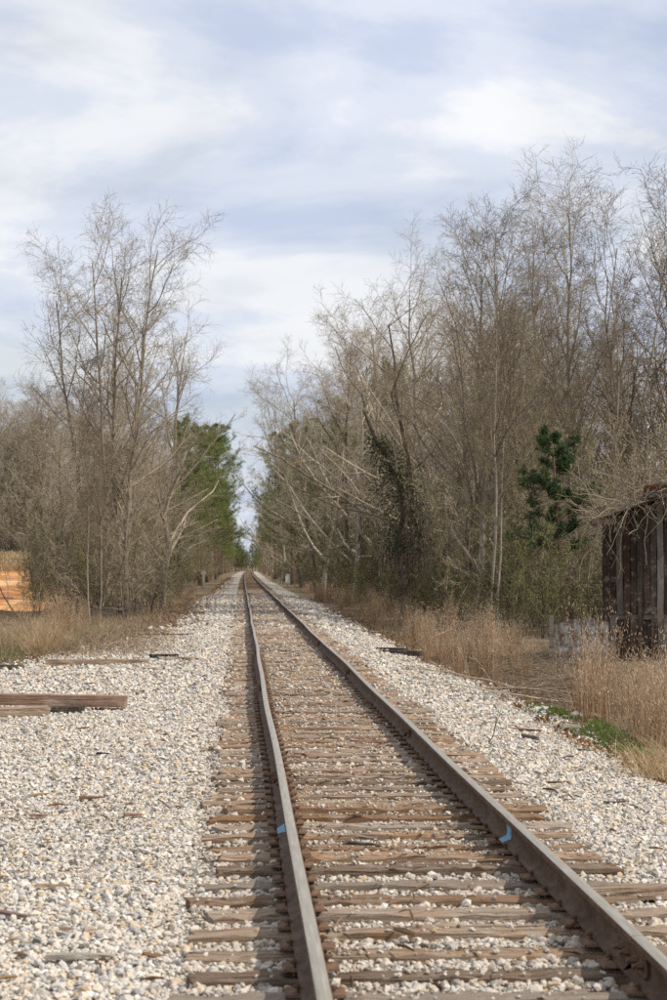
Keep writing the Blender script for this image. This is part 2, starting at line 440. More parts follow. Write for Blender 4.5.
# rail cross-section (half), bottom to top
half = [(0.070, 0.0), (0.070, 0.009), (0.036, 0.020), (0.0135, 0.033), (0.0085, 0.052), (0.0085, 0.100), (0.0135, 0.118), (0.0325, 0.127), (0.0345, 0.133), (0.0345, 0.155), (0.031, 0.163), (0.022, 0.1665), (0.0, 0.168)]
prof = np.array(half + [(-x, z) for x, z in half[-2::-1]])
RAIL_Z = 0.020
def rail_wander(y, side): return 0.010 * np.sin(y * 0.21 + side) + 0.006 * np.sin(y * 0.55 + 2 * side)
def rail_mesh(y0, y1, side, step):
    ys = np.arange(y0, y1, step); ys = np.append(ys[ys < y1 - step * 0.4], y1)
    k = len(prof)
    xo = side * GA + rail_wander(ys, side) + bend(ys)
    zo = RAIL_Z + 0.006 * np.sin(ys * 0.33 + side * 2)
    V = np.stack([xo[:, None] + prof[None, :, 0], np.repeat((ys - y0)[:, None], k, 1), zo[:, None] + prof[None, :, 1]], -1).reshape(-1, 3)
    i = np.arange(len(ys) * k).reshape(len(ys), k)
    nx = np.roll(i, -1, 1)
    q = np.stack([i[:-1], nx[:-1], nx[1:], i[1:]], -1).reshape(-1, 4)
    V = np.concatenate([V, [[xo[0], 0, zo[0] + 0.08], [xo[-1], y1 - y0, zo[-1] + 0.08]]]); c0 = len(V) - 2
    tri = np.concatenate([np.stack([np.full(k, c0), i[0], nx[0]], -1)[:, ::-1], np.stack([np.full(k, c0 + 1), i[-1], nx[-1]], -1)])
    me = mesh_np('rail', V, [q[:, ::-1], tri], [MAT_RUST, MAT_HEAD])
    nq = len(q); mi = np.zeros(len(me.polygons), np.int32)
    jj = np.tile(np.arange(k), len(ys) - 1)
    mi[:nq][(jj >= 10) & (jj <= 13)] = 1
    me.polygons.foreach_set('material_index', mi)
    sm = np.ones(len(me.polygons), bool); sm[nq:] = False
    me.polygons.foreach_set('use_smooth', sm)
    return me
def sharp(me):
    try: me.set_sharp_from_angle(angle=R(28))
    except Exception: pass
    return me
L39 = 11.9
joints = {-1: [16.3 + L39 * i for i in range(-1, 6)], 1: [8.75 + L39 * i for i in range(0, 6)]}
for side in (-1, 1):
    js = joints[side]
    cuts = [3.0] + [j for j in js if j > 3.2]
    for a, c in zip(cuts[:-1], cuts[1:]):
        child('rail', sharp(rail_mesh(a + 0.004, c - 0.004, side, 0.6)), (TX, a + 0.004, 0))
    child('rail', sharp(rail_mesh(cuts[-1] + 0.004, 716, side, 3.0)), (TX, cuts[-1] + 0.004, 0))

# joint bars with bolts
def bar_mesh(sg):
    p = np.array([(0.0105, 0.034), (0.030, 0.026), (0.034, 0.034), (0.024, 0.05), (0.024, 0.098), (0.031, 0.116), (0.026, 0.124), (0.0105, 0.116)])
    k = len(p); ys = np.array([-0.305, 0.305])
    V = np.stack([np.repeat(sg * p[None, :, 0], 2, 0), np.repeat(ys[:, None], k, 1), np.repeat(p[None, :, 1], 2, 0)], -1).reshape(-1, 3)
    i = np.arange(2 * k).reshape(2, k); nx = np.roll(i, -1, 1)
    q = np.stack([i[0], nx[0], nx[1], i[1]], -1)
    tri = np.concatenate([np.stack([np.full(k - 2, i[e, 0]), i[e, 1:-1], i[e, 2:]], -1) for e in (0, 1)])
    me = mesh_np('joint_bar', V, [q if sg < 0 else q[:, ::-1], tri], MAT_RUST)
    return me
BARS = {s: bar_mesh(s) for s in (-1, 1)}
tb = Tubes(); tb.add([[[0, 0, 0], [0.012, 0, 0], [0.03, 0, 0]]], [[0.021, 0.021, 0.017]], 6, cap=True); tb.add([[[0.03, 0, 0], [0.05, 0, 0]]], [[0.011, 0.011]], 6, cap=True)
BOLT = tb.mesh('bolt', MAT_PLATE, False)
for side in (-1, 1):
    for j in joints[side]:
        if j < 4 or j > 46: continue
        xo = TX + side * GA + float(rail_wander(j, side)); zo = RAIL_Z + 0.006 * math.sin(j * 0.33 + side * 2)
        for sg in (-1, 1):
            o = child('joint_bar', BARS[sg], (xo, j, zo))
            for by in (-0.22, -0.09, 0.09, 0.22):
                child('bolt', BOLT, (sg * 0.024, by, 0.073), parent=o, rot=(0, 0, 0 if sg > 0 else math.pi))

# ties
def tie_mesh(seed, L=2.68, W=0.215, H=0.17):
    r = np.random.default_rng(seed)
    nx_, ny_ = 22, 5
    xs = np.linspace(-L / 2, L / 2, nx_); yy = np.linspace(-W / 2, W / 2, ny_)
    X, Y = np.meshgrid(xs, yy, indexing='ij')
    Zt = r.normal(0, 0.004, (nx_, ny_))
    for _ in range(2):            # lengthwise checks
        j = r.integers(1, ny_ - 1); a = r.integers(0, nx_ - 8); Zt[a:a + r.integers(5, 14), j] -= r.uniform(.012, .03)
    for e, sg in ((slice(0, 3), 1), (slice(-3, None), -1)):
        Zt[e] -= r.uniform(0, 0.02, (3, ny_))
    Zt[:, 0] -= r.uniform(0.004, 0.028, nx_); Zt[:, -1] -= r.uniform(0.004, 0.028, nx_)
    X = X.copy(); X[0] += r.uniform(0, 0.07, ny_); X[-1] -= r.uniform(0, 0.07, ny_)
    Y = Y + 0.008 * np.sin(X * 2.2 + seed) + r.normal(0, 0.003, Y.shape)
    top = np.stack([X, Y, Zt], -1).reshape(-1, 3)
    i = np.arange(nx_ * ny_).reshape(nx_, ny_)
    q = [np.stack([i[:-1, :-1], i[1:, :-1], i[1:, 1:], i[:-1, 1:]], -1).reshape(-1, 4)]
    loop = np.concatenate([i[:, 0], i[-1, 1:], i[-2::-1, -1], i[0, -2:0:-1]])
    low = top[loop].copy(); low[:, 2] = -H
    il = len(top) + np.arange(len(loop))
    ln, iln = np.roll(loop, -1), np.roll(il, -1)
    q.append(np.stack([loop, il, iln, ln], -1))
    return mesh_np('tie', np.concatenate([top, low]), [np.concatenate(q)], MAT_TIE)
TIES = [tie_mesh(s) for s in range(14)]
# plate and spike
def box(V0, V1, mat, name, taper=0.0):
    x0, y0, z0 = V0; x1, y1, z1 = V1; t = taper
    V = [(x0, y0, z0), (x1, y0, z0), (x1, y1, z0), (x0, y1, z0), (x0 + t, y0 + t, z1), (x1 - t, y0 + t, z1), (x1 - t, y1 - t, z1), (x0 + t, y1 - t, z1)]
    Q = [(3, 2, 1, 0), (4, 5, 6, 7), (0, 1, 5, 4), (1, 2, 6, 5), (2, 3, 7, 6), (3, 0, 4, 7)]
    return mesh_np(name, np.array(V), np.array(Q), mat)
PLATE = box((-0.135, -0.088, 0.002), (0.135, 0.088, 0.0135), MAT_PLATE, 'tie_plate', 0.005)
tb = Tubes()
tb.add([[[0, 0, -0.03], [0, 0, 0.034]]], [[0.009, 0.009]], 4)
tb.add([[[-0.020, 0, 0.036], [0.002, 0, 0.041], [0.016, 0, 0.036]]], [[0.007, 0.012, 0.010]], 5, cap=True)
SPIKE = tb.mesh('spike', MAT_PLATE, False)
rr = np.random.default_rng(11)
tie_y, tie_pose = [], []
y = 3.4
while y < 715:
    tie_y.append(y); y += 0.50 * (1 + rr.normal(0, 0.07))
tie_y = np.array(tie_y)
NT = 300
tie_info = []
for i, ty in enumerate(tie_y[:NT]):
    dx = rr.normal(0, 0.055); rz = rr.normal(0, 0.018); dz = rr.uniform(-0.018, 0.008)
    if rr.random() < 0.14: dz -= 0.02
    ls = rr.uniform(0.955, 1.025)
    o = child('tie', TIES[rr.integers(len(TIES))], (TX + dx + float(bend(ty)), ty, dz), rz + (math.pi if rr.random() < .5 else 0))
    o.scale = (ls, rr.uniform(0.85, 1.08), 1)
    tie_info.append((ty, dx, rz, dz, ls))
    if i < 75:
        for side in (-1, 1):
            xo = side * GA + float(rail_wander(ty, side))
            p = link('tie_plate', PLATE, o)
            flip = abs(o.rotation_euler.z) > 1.5
            lx = (xo - dx) / ls * (-1 if flip else 1)
            p.location = (lx, 0, -dz); p.scale = (1 / ls, 1 / o.scale[1], 1)
            if i < 46:
                for sg in (-1, 1):
                    s = link('spike', SPIKE, o); yo = (0.045 if (sg + side + i) % 3 else -0.045)
                    wsg = sg * (-1 if flip else 1)
                    s.location = (lx + wsg * 0.081, yo, -dz - 0.004 + rr.uniform(0, 0.012)); s.rotation_euler = (0, 0, math.pi if wsg > 0 else 0)
                    # head hooks over the rail foot
                    s.rotation_euler = (0, 0, math.pi if wsg > 0 else 0)
# farther ties: one joined part
V0 = np.array([(-1.33, -.1, -.15), (1.33, -.1, -.15), (1.33, .1, -.15), (-1.33, .1, -.15), (-1.33, -.09, 0), (1.33, -.09, 0), (1.33, .09, 0), (-1.33, .09, 0)])
Q0 = np.array([(4, 5, 6, 7), (0, 1, 5, 4), (1, 2, 6, 5), (2, 3, 7, 6), (3, 0, 4, 7)])
fy = tie_y[NT:]; n = len(fy)
Vf = V0[None] * np.stack([rr.uniform(.96, 1.03, n), np.ones(n), np.ones(n)], -1)[:, None, :]
Vf = Vf + np.stack([rr.normal(0, .05, n) + bend(fy), fy - fy[0], rr.uniform(-.02, .006, n)], -1)[:, None, :]
Qf = (Q0[None] + 8 * np.arange(n)[:, None, None]).reshape(-1, 4)
o = child('tie', mesh_np('far_ties', Vf.reshape(-1, 3), Qf, MAT_TIE), (TX, float(fy[0]), 0)); o['kind'] = 'stuff'

# blue paint marks over rail web and foot
def paint(y0, side, sg, L=0.17):
    pr = [(0.071, 0.0100), (0.037, 0.0222), (0.0150, 0.0345), (0.0105, 0.054), (0.0105, 0.080), (0.0105, 0.100), (0.0150, 0.1165)]
    r = np.random.default_rng(int(y0 * 10)); k = 9
    V = []
    for j, (a, z) in enumerate(pr):
        w = L * (0.5 + 0.5 * math.sin(math.pi * (j + 0.8) / (len(pr) + 0.4)))
        for t in np.linspace(-.5, .5, k): V.append((sg * a, t * w * (1 + r.normal(0, 0.10)) + r.normal(0, .006), z))
    i = np.arange(len(pr) * k).reshape(len(pr), k)
    q = np.stack([i[:-1, :-1], i[:-1, 1:], i[1:, 1:], i[1:, :-1]], -1).reshape(-1, 4)
    me = mesh_np('paint_mark', np.array(V), q, MAT_BLUE, True)
    o = child('paint_mark', me, (TX + side * GA + float(rail_wander(y0, side)), y0, RAIL_Z + 0.006 * math.sin(y0 * 0.33 + side * 2)))
    o['label'] = 'sky blue paint splash on the rail web'
paint(13.35, -1, -1, 0.46)
paint(12.85, 1, -1, 0.24)

# ------------------------------------------------------------------ ballast stones (uncountable)
ph = (1 + 5 ** .5) / 2
ICO_V = norm(np.array([(-1, ph, 0), (1, ph, 0), (-1, -ph, 0), (1, -ph, 0), (0, -1, ph), (0, 1, ph), (0, -1, -ph), (0, 1, -ph), (ph, 0, -1), (ph, 0, 1), (-ph, 0, -1), (-ph, 0, 1)], float))
ICO_F = np.array([(0, 11, 5), (0, 5, 1), (0, 1, 7), (0, 7, 10), (0, 10, 11), (1, 5, 9), (5, 11, 4), (11, 10, 2), (10, 7, 6), (7, 1, 8), (3, 9, 4), (3, 4, 2), (3, 2, 6), (3, 6, 8), (3, 8, 9), (4, 9, 5), (2, 4, 11), (6, 2, 10), (8, 6, 7), (9, 8, 1)])
OCT_V = np.array([(1, 0, 0), (-1, 0, 0), (0, 1, 0), (0, -1, 0), (0, 0, 1), (0, 0, -1)], float)
OCT_F = np.array([(0, 2, 4), (2, 1, 4), (1, 3, 4), (3, 0, 4), (2, 0, 5), (1, 2, 5), (3, 1, 5), (0, 3, 5)])
def rot_rand(r, n):
    q = norm(r.normal(size=(n, 4))); w, x, y, z = q.T
    return np.stack([1 - 2 * (y * y + z * z), 2 * (x * y - z * w), 2 * (x * z + y * w), 2 * (x * y + z * w), 1 - 2 * (x * x + z * z), 2 * (y * z - x * w), 2 * (x * z - y * w), 2 * (y * z + x * w), 1 - 2 * (x * x + y * y)], -1).reshape(n, 3, 3)
def stones(r, x, y, rad, BV, BF):
    n = len(x); k = len(BV)
    V = np.repeat(BV[None], n, 0) * (1 + r.uniform(-0.30, 0.26, (n, k, 1)))
    V = V * r.uniform(0.62, 1.25, (n, 1, 3))
    V = np.einsum('nij,nkj->nki', rot_rand(r, n), V)
    V[:, :, 2] *= 0.82
    V = V * rad[:, None, None]
    return V, (BF[None] + (k * np.arange(n))[:, None, None]).reshape(-1, 3)
tiy = tie_y[:400]
tdz = np.array([t[3] for t in tie_info] + [0] * 400)
def stone_field(y0, y1, dens, rmean, BV, BF, seed, name, label, xl=None, on_tie=0.11):
    r = np.random.default_rng(seed)
    W = 13.0; n = int(W * (y1 - y0) * dens)
    x = r.uniform(-6.6, 6.4, n); yy = r.uniform(y0, y1, n)
    xs = x + bend(yy)
    margin = 0.35
    keep = (x > px(0, yy) - margin) & (x < px(667, yy) + margin)
    le, re = left_edge(yy), right_edge(yy)
    keep &= (x > le - np.abs(r.normal(0, 0.28, n))) & (x < re + np.abs(r.normal(0, 0.22, n)))
    for side in (-1, 1): keep &= np.abs(x - (TX + side * GA)) > 0.092
    intrack = (x > TX - 1.35) & (x < TX + 1.35)
    j = np.clip(np.searchsorted(tiy, yy), 1, len(tiy) - 1)
    dl, dr_ = yy - tiy[j - 1], tiy[j] - yy
    near = np.minimum(dl, dr_); which = np.where(dl < dr_, j - 1, j)
    ontie = intrack & (near < 0.10)
    mid = (np.abs(x - TX) < 0.7)
    patch = wob(x * 3.1 + 5, yy * 2.3) * 0.5 + 0.5
    p_on = np.where(mid, on_tie * (0.3 + 1.7 * patch), on_tie * 0.35)
    keep &= ~ontie | (r.random(n) < p_on)
    x, yy, ontie, which, intrack = x[keep], yy[keep], ontie[keep], which[keep], intrack[keep]
    n = len(x)
    rad = rmean * np.clip(r.lognormal(0, 0.33, n), 0.45, 2.1)
    gz = ground_z(x + bend(yy), yy)
    rad = np.where(ontie, rad * 0.72, rad)
    z = gz + rad * r.uniform(-0.15, 0.75, n)
    z = np.where(intrack & ~ontie, np.minimum(gz + 0.02 + rad * r.uniform(-0.2, 0.9, n), 0.0), z)
    z = np.where(ontie, tdz[which] + rad * 0.45 - 0.006, z)
    V, Fc = stones(r, x, yy, rad, BV, BF)
    V = V + np.stack([x + bend(yy), yy, z], -1)[:, None, :]
    o = link(name, mesh_np(name, V.reshape(-1, 3), Fc, MAT_STONE))
    tag(o, label, 'gravel', kind='stuff')
    return n
ns = stone_field(6.0, 12.0, 1550, 0.0150, ICO_V, ICO_F, 1, 'ballast_stones', 'pale crushed stone ballast lying nearest the camera')
ns5 = stone_field(12.0, 17.0, 1250, 0.0168, OCT_V, OCT_F, 5, 'ballast_stones', 'pale crushed stone ballast around the blue paint marks', on_tie=0.20)
ns2 = stone_field(17, 29, 600, 0.0205, OCT_V, OCT_F, 2, 'ballast_stones', 'pale crushed stone ballast in the middle stretch of the track', on_tie=0.30)
ns4 = stone_field(58, 130, 34, 0.055, OCT_V, OCT_F, 4, 'ballast_stones', 'pale crushed stone ballast along the distant stretch of track', on_tie=0.25)
ns3 = stone_field(29, 58, 180, 0.030, OCT_V, OCT_F, 3, 'ballast_stones', 'pale crushed stone ballast along the farther stretch of track', on_tie=0.34)
print('stones', ns, ns2, ns3)

# ------------------------------------------------------------------ trees
def spread(r, d, ang):
    """directions at angle ang from d with random azimuth"""
    n = len(d); a = r.normal(size=(n, 3)); u = norm(np.cross(d, a)); 
    return norm(d * np.cos(ang)[:, None] + u * np.sin(ang)[:, None])
def walk(r, p, d, L, k, wander, trop):
    n = len(p); P = np.empty((n, k, 3)); P[:, 0] = p; D = np.empty((n, k, 3)); D[:, 0] = d
    for j in range(1, k):
        d = norm(d + r.normal(0, wander, (n, 3)) + np.array([0, 0, 1.0]) * trop)
        P[:, j] = P[:, j - 1] + d * (L / (k - 1))[:, None]; D[:, j] = d
    return P, D
def grow(r, P, D, Rd, spec, tubes, tips=None):
    """spec: list of dict levels; children of polylines P"""
    Lp = np.linalg.norm(np.diff(P, axis=1), axis=2).sum(1)
    for li, s in enumerate(spec):
        n, k, _ = P.shape; m = s['n']
        t = (np.arange(m)[None, :] + r.uniform(0, 1, (n, m))) / m
        t = s.get('t0', 0.2) + (1 - s.get('t0', 0.2)) * t
        t = np.minimum(t, 0.999)
        f = t * (k - 1); i0 = f.astype(int); fr = (f - i0)[..., None]
        ar = np.arange(n)[:, None]
        p = P[ar, i0] * (1 - fr) + P[ar, i0 + 1] * fr
        d = norm(D[ar, i0 + 1]); rad = Rd[ar, i0] * (1 - fr[..., 0]) + Rd[ar, i0 + 1] * fr[..., 0]
        shape = s.get('shape', lambda t: 1 - 0.6 * t)(t)
        L = Lp[:, None] * s['ratio'] * shape * r.uniform(0.65, 1.25, (n, m))
        L = np.maximum(L, s.get('lmin', 0.0) * r.uniform(.7, 1.3, L.shape))
        p, d, rad, L, t = p.reshape(-1, 3), d.reshape(-1, 3), rad.ravel(), L.ravel(), t.ravel()
        ang = np.clip(r.normal(s['ang'], s.get('av', 0.18), len(p)) - s.get('adrop', 0) * t, 0.12, 2.4)
        d = spread(r, d, ang)
        if 'flat' in s: d[:, 2] *= s['flat']; d = norm(d)
        kk = s['k']
        P, D = walk(r, p, d, L, kk, s['wander'], s.get('trop', 0.0))
        r0 = np.clip(np.minimum(rad * s.get('rr', 0.6), L * s.get('rl', 0.022)), s.get('rmin', 0.004), None)
        Rd = r0[:, None] * np.linspace(1, s.get('end', 0.35), kk)[None, :]
        Rd = np.maximum(Rd, s.get('rfloor', 0.0035))
        tubes.add(P, Rd, s.get('sides', 3))
        Lp = L
        if tips is not None and s.get('tips'): tips.append((P, D))
    return P, D
def leaves(r, pts, size, tubes, aspect=0.5):
    n = len(pts); d = norm(r.normal(size=(n, 3))); u = norm(np.cross(d, r.normal(size=(n, 3)))); w = np.cross(d, u)
    s = size * r.uniform(0.6, 1.35, n)[:, None]
    V = np.stack([pts, pts + d * s * .5 + u * s * aspect * .5 + w * s * .06, pts + d * s, pts + d * s * .5 - u * s * aspect * .5 + w * s * .06], 1).reshape(-1, 3)
    tubes.faces(V, np.arange(4 * n).reshape(n, 4))
def along(r, P, per):
    n, k, _ = P.shape; t = r.uniform(0.1, 0.999, (n, per)) * (k - 1); i = t.astype(int); f = (t - i)[..., None]; a = np.arange(n)[:, None]
    return (P[a, i] * (1 - f) + P[a, i + 1] * f).reshape(-1, 3)

def stems(r, bases, tops, rad, k, wander, tubes, sides=7, end=0.2, flare=1.25):
    bases, tops = np.asarray(bases, float), np.asarray(tops, float)
    n = len(bases); t = np.linspace(0, 1, k)[None, :, None]
    P = bases[:, None] * (1 - t) + tops[:, None] * t
    L = np.linalg.norm(tops - bases, axis=1)
    off = np.cumsum(r.normal(0, wander, (n, k, 3)), 1) * L[:, None, None]; off[:, 0] = 0
    off[..., 2] *= 0.2
    P = P + off
    D = np.gradient(P, axis=1)
    Rd = np.asarray(rad, float)[:, None] * np.linspace(1, end, k)[None, :]
    Rd[:, 0] *= flare
    tubes.add(P, Rd, sides)
    return P, norm(D), Rd

PROTO = {}
def bare_tree(name, seed, h, r0, limb_n, limb_ratio, limb_ang, t0, mt, mb, tops=None, bases=None, trop=0.05, n2=8, n3=6, n4=4, wander=0.012, adrop=0.15, twr=0.0058, wtr=0.13, dshape=None):
    r = np.random.default_rng(seed)
    tr, cr = Tubes(), Tubes()
    if tops is None: tops = [(r.normal(0, .05) * h, r.normal(0, .05) * h, h)]
    if bases is None: bases = [(r.normal(0, .12), r.normal(0, .12), -0.15) for _ in tops] if len(tops) > 1 else [(0, 0, -.15)]
    rad = np.array([r0 * (0.85 + 0.3 * r.random()) for _ in tops])
    P, D, Rd = stems(r, bases, tops, rad, 9, wander, tr)
    sh = dshape or (lambda t: 1 - 0.45 * t)
    spec = [dict(n=limb_n, k=6, sides=5, ang=limb_ang, av=.2, adrop=adrop, ratio=limb_ratio, wander=wtr, trop=trop, t0=t0, rr=.70, rl=.023, end=.3, shape=sh, rmin=.014),
            dict(n=n2, k=5, sides=3, ang=0.80, av=.22, ratio=.42, wander=.12, trop=trop * .5, t0=.15, rr=.6, rl=.013, rmin=.007, rfloor=twr, lmin=1.0),
            dict(n=n3, k=4, sides=3, ang=0.82, av=.25, ratio=.46, wander=.12, trop=trop * .3, t0=.12, rmin=twr, rfloor=twr * .8, rl=.008, lmin=.6),
            dict(n=n4, k=3, sides=3, ang=0.75, av=.25, ratio=.5, wander=.11, trop=.02, t0=.1, rmin=twr * .8, rfloor=twr * .6, rl=.007, lmin=.36)]
    grow(r, P, D, Rd, spec, cr)
    PROTO[name] = [('trunk', tr.mesh('trunk', mb)), ('crown', cr.mesh('crown', mt))]

# tall trees with forking stems on the left
bare_tree('left_main', 3, 16.5, .12, 15, .33, .68, .22, MAT_TWIG, MAT_BARK, tops=[(-2.6, .3, 13.3), (-1.2, -.6, 14.6), (.2, .8, 14.4), (1.8, .2, 15.4), (1.3, -1.2, 12.0)],
          bases=[(-.5, .2, -.15), (-.15, -.1, -.15), (.15, .2, -.15), (.35, 0, -.15), (.5, -.5, -.15)], n2=7, n3=6, n4=4, trop=.055, wander=.006)
bare_tree('upright_a', 21, 15.5, .17, 19, .42, .72, .14, MAT_TWIG, MAT_BARK)
bare_tree('upright_b', 22, 14.5, .15, 16, .45, .62, .22, MAT_TWIG, MAT_BARK)
bare_tree('upright_c', 23, 16, .18, 18, .42, .72, .28, MAT_TWIG_D, MAT_BARK_D)
bare_tree('spreading_a', 31, 15, .19, 13, .52, .88, .20, MAT_TWIG, MAT_BARK_D, tops=[(-1.6, .4, 11.5), (1.9, -.3, 12.5)], trop=.03, wtr=.18)
bare_tree('spreading_b', 32, 13.5, .20, 20, .55, .95, .12, MAT_TWIG, MAT_BARK, trop=.03, wtr=.18)
bare_tree('pale_spreading', 33, 13, .13, 22, .55, 1.05, .13, MAT_TWIG_PALE, MAT_BARK_PALE, trop=.03, wtr=.14)
bare_tree('pole_a', 41, 16, .075, 18, .24, .62, .30, MAT_TWIG_D, MAT_BARK_PALE, trop=.05, n2=7, n3=6, wander=.005)
bare_tree('pole_b', 42, 15, .10, 18, .30, .6, .30, MAT_TWIG, MAT_BARK, trop=.05, n2=8, n3=7)
bare_tree('vase', 43, 16, .10, 14, .33, .6, .28, MAT_TWIG_D, MAT_BARK, tops=[(-2.4, .6, 13), (0, -.4, 15), (2.3, .3, 14)], trop=.05, n2=7, n3=6, n4=3)

# multi-stemmed brush
def brush(name, seed, h, w, ns_, mt, leafmat=None, leaf_n=0, leaf_s=0.06, stem_mat=None, droop=0.0, n2=7, n3=5):
    r = np.random.default_rng(seed); tr, cr = Tubes(), Tubes()
    bases = np.stack([r.normal(0, w * .30, ns_), r.normal(0, w * .30, ns_), np.full(ns_, -.1)], -1)
    tops = bases + np.stack([r.normal(0, w * .22, ns_), r.normal(0, w * .22, ns_), h * r.uniform(.55, 1.05, ns_)], -1)
    P, D, Rd = stems(r, bases, tops, r.uniform(.009, .024, ns_), 6, .025, tr, sides=4, flare=1.1)
    tips = []
    grow(r, P, D, Rd, [dict(n=9, k=5, ang=.6, ratio=.38, wander=.2, trop=.06 - droop, t0=.12, rl=.012, rmin=.007, rfloor=.005),
                       dict(n=n2, k=4, ang=.7, ratio=.5, wander=.2, trop=.03 - droop, t0=.1, rl=.008, rmin=.0055, rfloor=.0045, tips=1),
                       dict(n=n3, k=3, ang=.7, ratio=.5, wander=.2, t0=.1, rl=.008, rmin=.0048, rfloor=.004)], cr, tips)
    parts = [('stem', tr.mesh('stem', stem_mat or MAT_BARK_D)), ('crown', cr.mesh('crown', mt))]
    if leafmat:
        lf = Tubes(); leaves(r, along(r, tips[0][0], leaf_n), leaf_s, lf); parts.append(('foliage', lf.mesh('foliage', leafmat, False)))
    PROTO[name] = parts
brush('brush_a', 51, 4.2, 2.8, 17, MAT_TWIG)
brush('brush_b', 52, 5.2, 2.8, 17, MAT_TWIG_OL)
brush('brush_c', 53, 3.4, 3.0, 18, MAT_TWIG_D)
brush('privet', 54, 4.2, 2.6, 13, MAT_TWIG_OL, MAT_LEAF, 5, .085, n3=2)
brush('privet_b', 55, 3.4, 3.2, 13, MAT_TWIG_OL, MAT_LEAF, 4, .085, n3=3)
brush('spring_shrub', 56, 4.0, 2.6, 8, MAT_TWIG_OL, MAT_LEAF_L, 4, .08, n3=2)

def pine(name, seed, h, r0, t0, spreadw, needle, nl=46, tuft=.22):
    r = np.random.default_rng(seed); tr, cr, nd = Tubes(), Tubes(), Tubes()
    P, D, Rd = stems(r, [(0, 0, -.15)], [(r.normal(0, .02) * h, r.normal(0, .02) * h, h)], [r0], 9, .004, tr)
    tips = []
    grow(r, P, D, Rd, [dict(n=nl, k=5, sides=4, ang=1.3, av=.15, adrop=.35, ratio=spreadw, wander=.12, trop=.06, t0=t0, rr=.4, rl=.018, rmin=.012, shape=lambda t: np.sqrt(np.clip(1.03 - ((t - t0) / (1 - t0) * 1.02) ** 2.2, .03, 1)) * (0.55 + 0.45 * np.sin(t * 37 + seed) ** 2), tips=0),
                       dict(n=8, k=4, ang=.75, ratio=.42, wander=.15, trop=.05, t0=.3, rl=.012, rmin=.008, tips=1)], cr, tips)
    Pt, Dt = tips[0]
    pts = np.concatenate([along(r, Pt, 3), Pt[:, -1]]); n = len(pts)
    m = 11
    dirs = norm(r.normal(size=(n, m, 3)) + np.array([0, 0, .35]))
    p0 = np.repeat(pts[:, None], m, 1); side = norm(np.cross(dirs, r.normal(size=(n, m, 3))))
    L = tuft * r.uniform(.7, 1.3, (n, m, 1))
    V = np.stack([p0 + side * .006, p0 + dirs * L * .6 + side * .016, p0 + dirs * L, p0 + dirs * L * .6 - side * .016], 2).reshape(-1, 3)
    nd.faces(V, np.arange(len(V)).reshape(-1, 4))
    PROTO[name] = [('trunk', tr.mesh('trunk', MAT_BARK_PINE)), ('limbs', cr.mesh('limbs', MAT_BARK_D)), ('crown', nd.mesh('crown', needle, False))]
pine('pine_a', 61, 20, .24, .30, .24, MAT_NEEDLE, nl=60, tuft=.34)
pine('pine_b', 62, 17, .2, .22, .27, MAT_NEEDLE, nl=60, tuft=.34)
pine('pine_young', 63, 6.2, .10, .40, .26, MAT_NEEDLE_D, nl=36, tuft=.16)

COUNT = {}
def place(proto, name, X, Y, label, cat, group=None, s=1.0, sz=None, rz=None, r=RNG):
    X = float(X); Y = float(Y)
    rz = r.uniform(0, 2 * math.pi) if rz is None else rz
    e = link(name, None, loc=(X, Y, float(ground_z(X, Y)) - 0.02), rz=rz, sc=(s, s, sz or s))
    for pn, me in PROTO[proto]:
        c_ = link(pn, me, e)
        if pn in ('plumes', 'blades', 'foliage', 'stem'): c_['kind'] = 'stuff'
    tag(e, label, cat, group)
    return e

# --- left: the tall forked tree and its neighbours
place('left_main', 'forked_tree', px(118, 80), 80, 'tallest bare tree left of the track, several stems forking toward the sky', 'tree', rz=0.0)
place('upright_b', 'bare_tree', px(80, 92), 92, 'bare grey tree at the left side of the tall forked tree', 'tree', s=.70)
place('upright_a', 'bare_tree', px(163, 92), 92, 'bare grey tree just right of the tall forked tree', 'tree', s=.78)
place('pole_a', 'bare_sapling', px(92, 72), 72, 'pale thin bare sapling leaning beside the grass at left', 'sapling', s=.42)
place('pole_a', 'bare_sapling', px(101, 73), 73, 'pale thin bare sapling in front of the tall forked tree', 'sapling', s=.50)
place('pole_b', 'bare_sapling', px(72, 76), 76, 'thin grey bare sapling at the road end of the left thicket', 'sapling', s=.5)
DESC = dict(upright_a='upright', upright_b='narrow-crowned', upright_c='dark brown', spreading_a='dark-limbed wide-crowned', spreading_b='wide-crowned', pale_spreading='pale wide-crowned',
            brush_a='tan', brush_b='olive-brown', brush_c='dark brown', privet='green-leaved', privet_b='low green-leaved', pine_a='tall', pine_b='shorter', pole_b='slim', vase='forked')
ORD = ['first', 'second', 'third', 'fourth', 'fifth', 'sixth', 'seventh', 'eighth', 'ninth', 'tenth', 'eleventh', 'twelfth', 'thirteenth', 'fourteenth', 'fifteenth']
def row(items, name, cat, label, group, ordinal=None):
    for i, (proto, X, Y, s) in enumerate(items):
        place(proto, name, X, Y, (label + ', %s %s' % (ORD[i], ordinal)) if ordinal else DESC[proto] + ' ' + label, cat, group, s=s, sz=s * RNG.uniform(.9, 1.1))
def scatter(n, y0, y1, xf, protos, srange, power=1.0):
    out = []
    for i in range(n):
        t = (i + RNG.uniform(0, 1)) / n
        Y = y0 + (y1 - y0) * t ** power
        X = xf(Y) + float(bend(Y)); sc_ = RNG.uniform(*srange)
        if -12 < X < 0 and 60 < Y < 176: X = min(X, px(197, Y) - 2.6 * sc_)
        if X > 0 and 100 < Y < 216: X = max(X, px(297, Y) + 2.4 * sc_)
        out.append((protos[RNG.integers(len(protos))], X, Y, sc_))
    return out
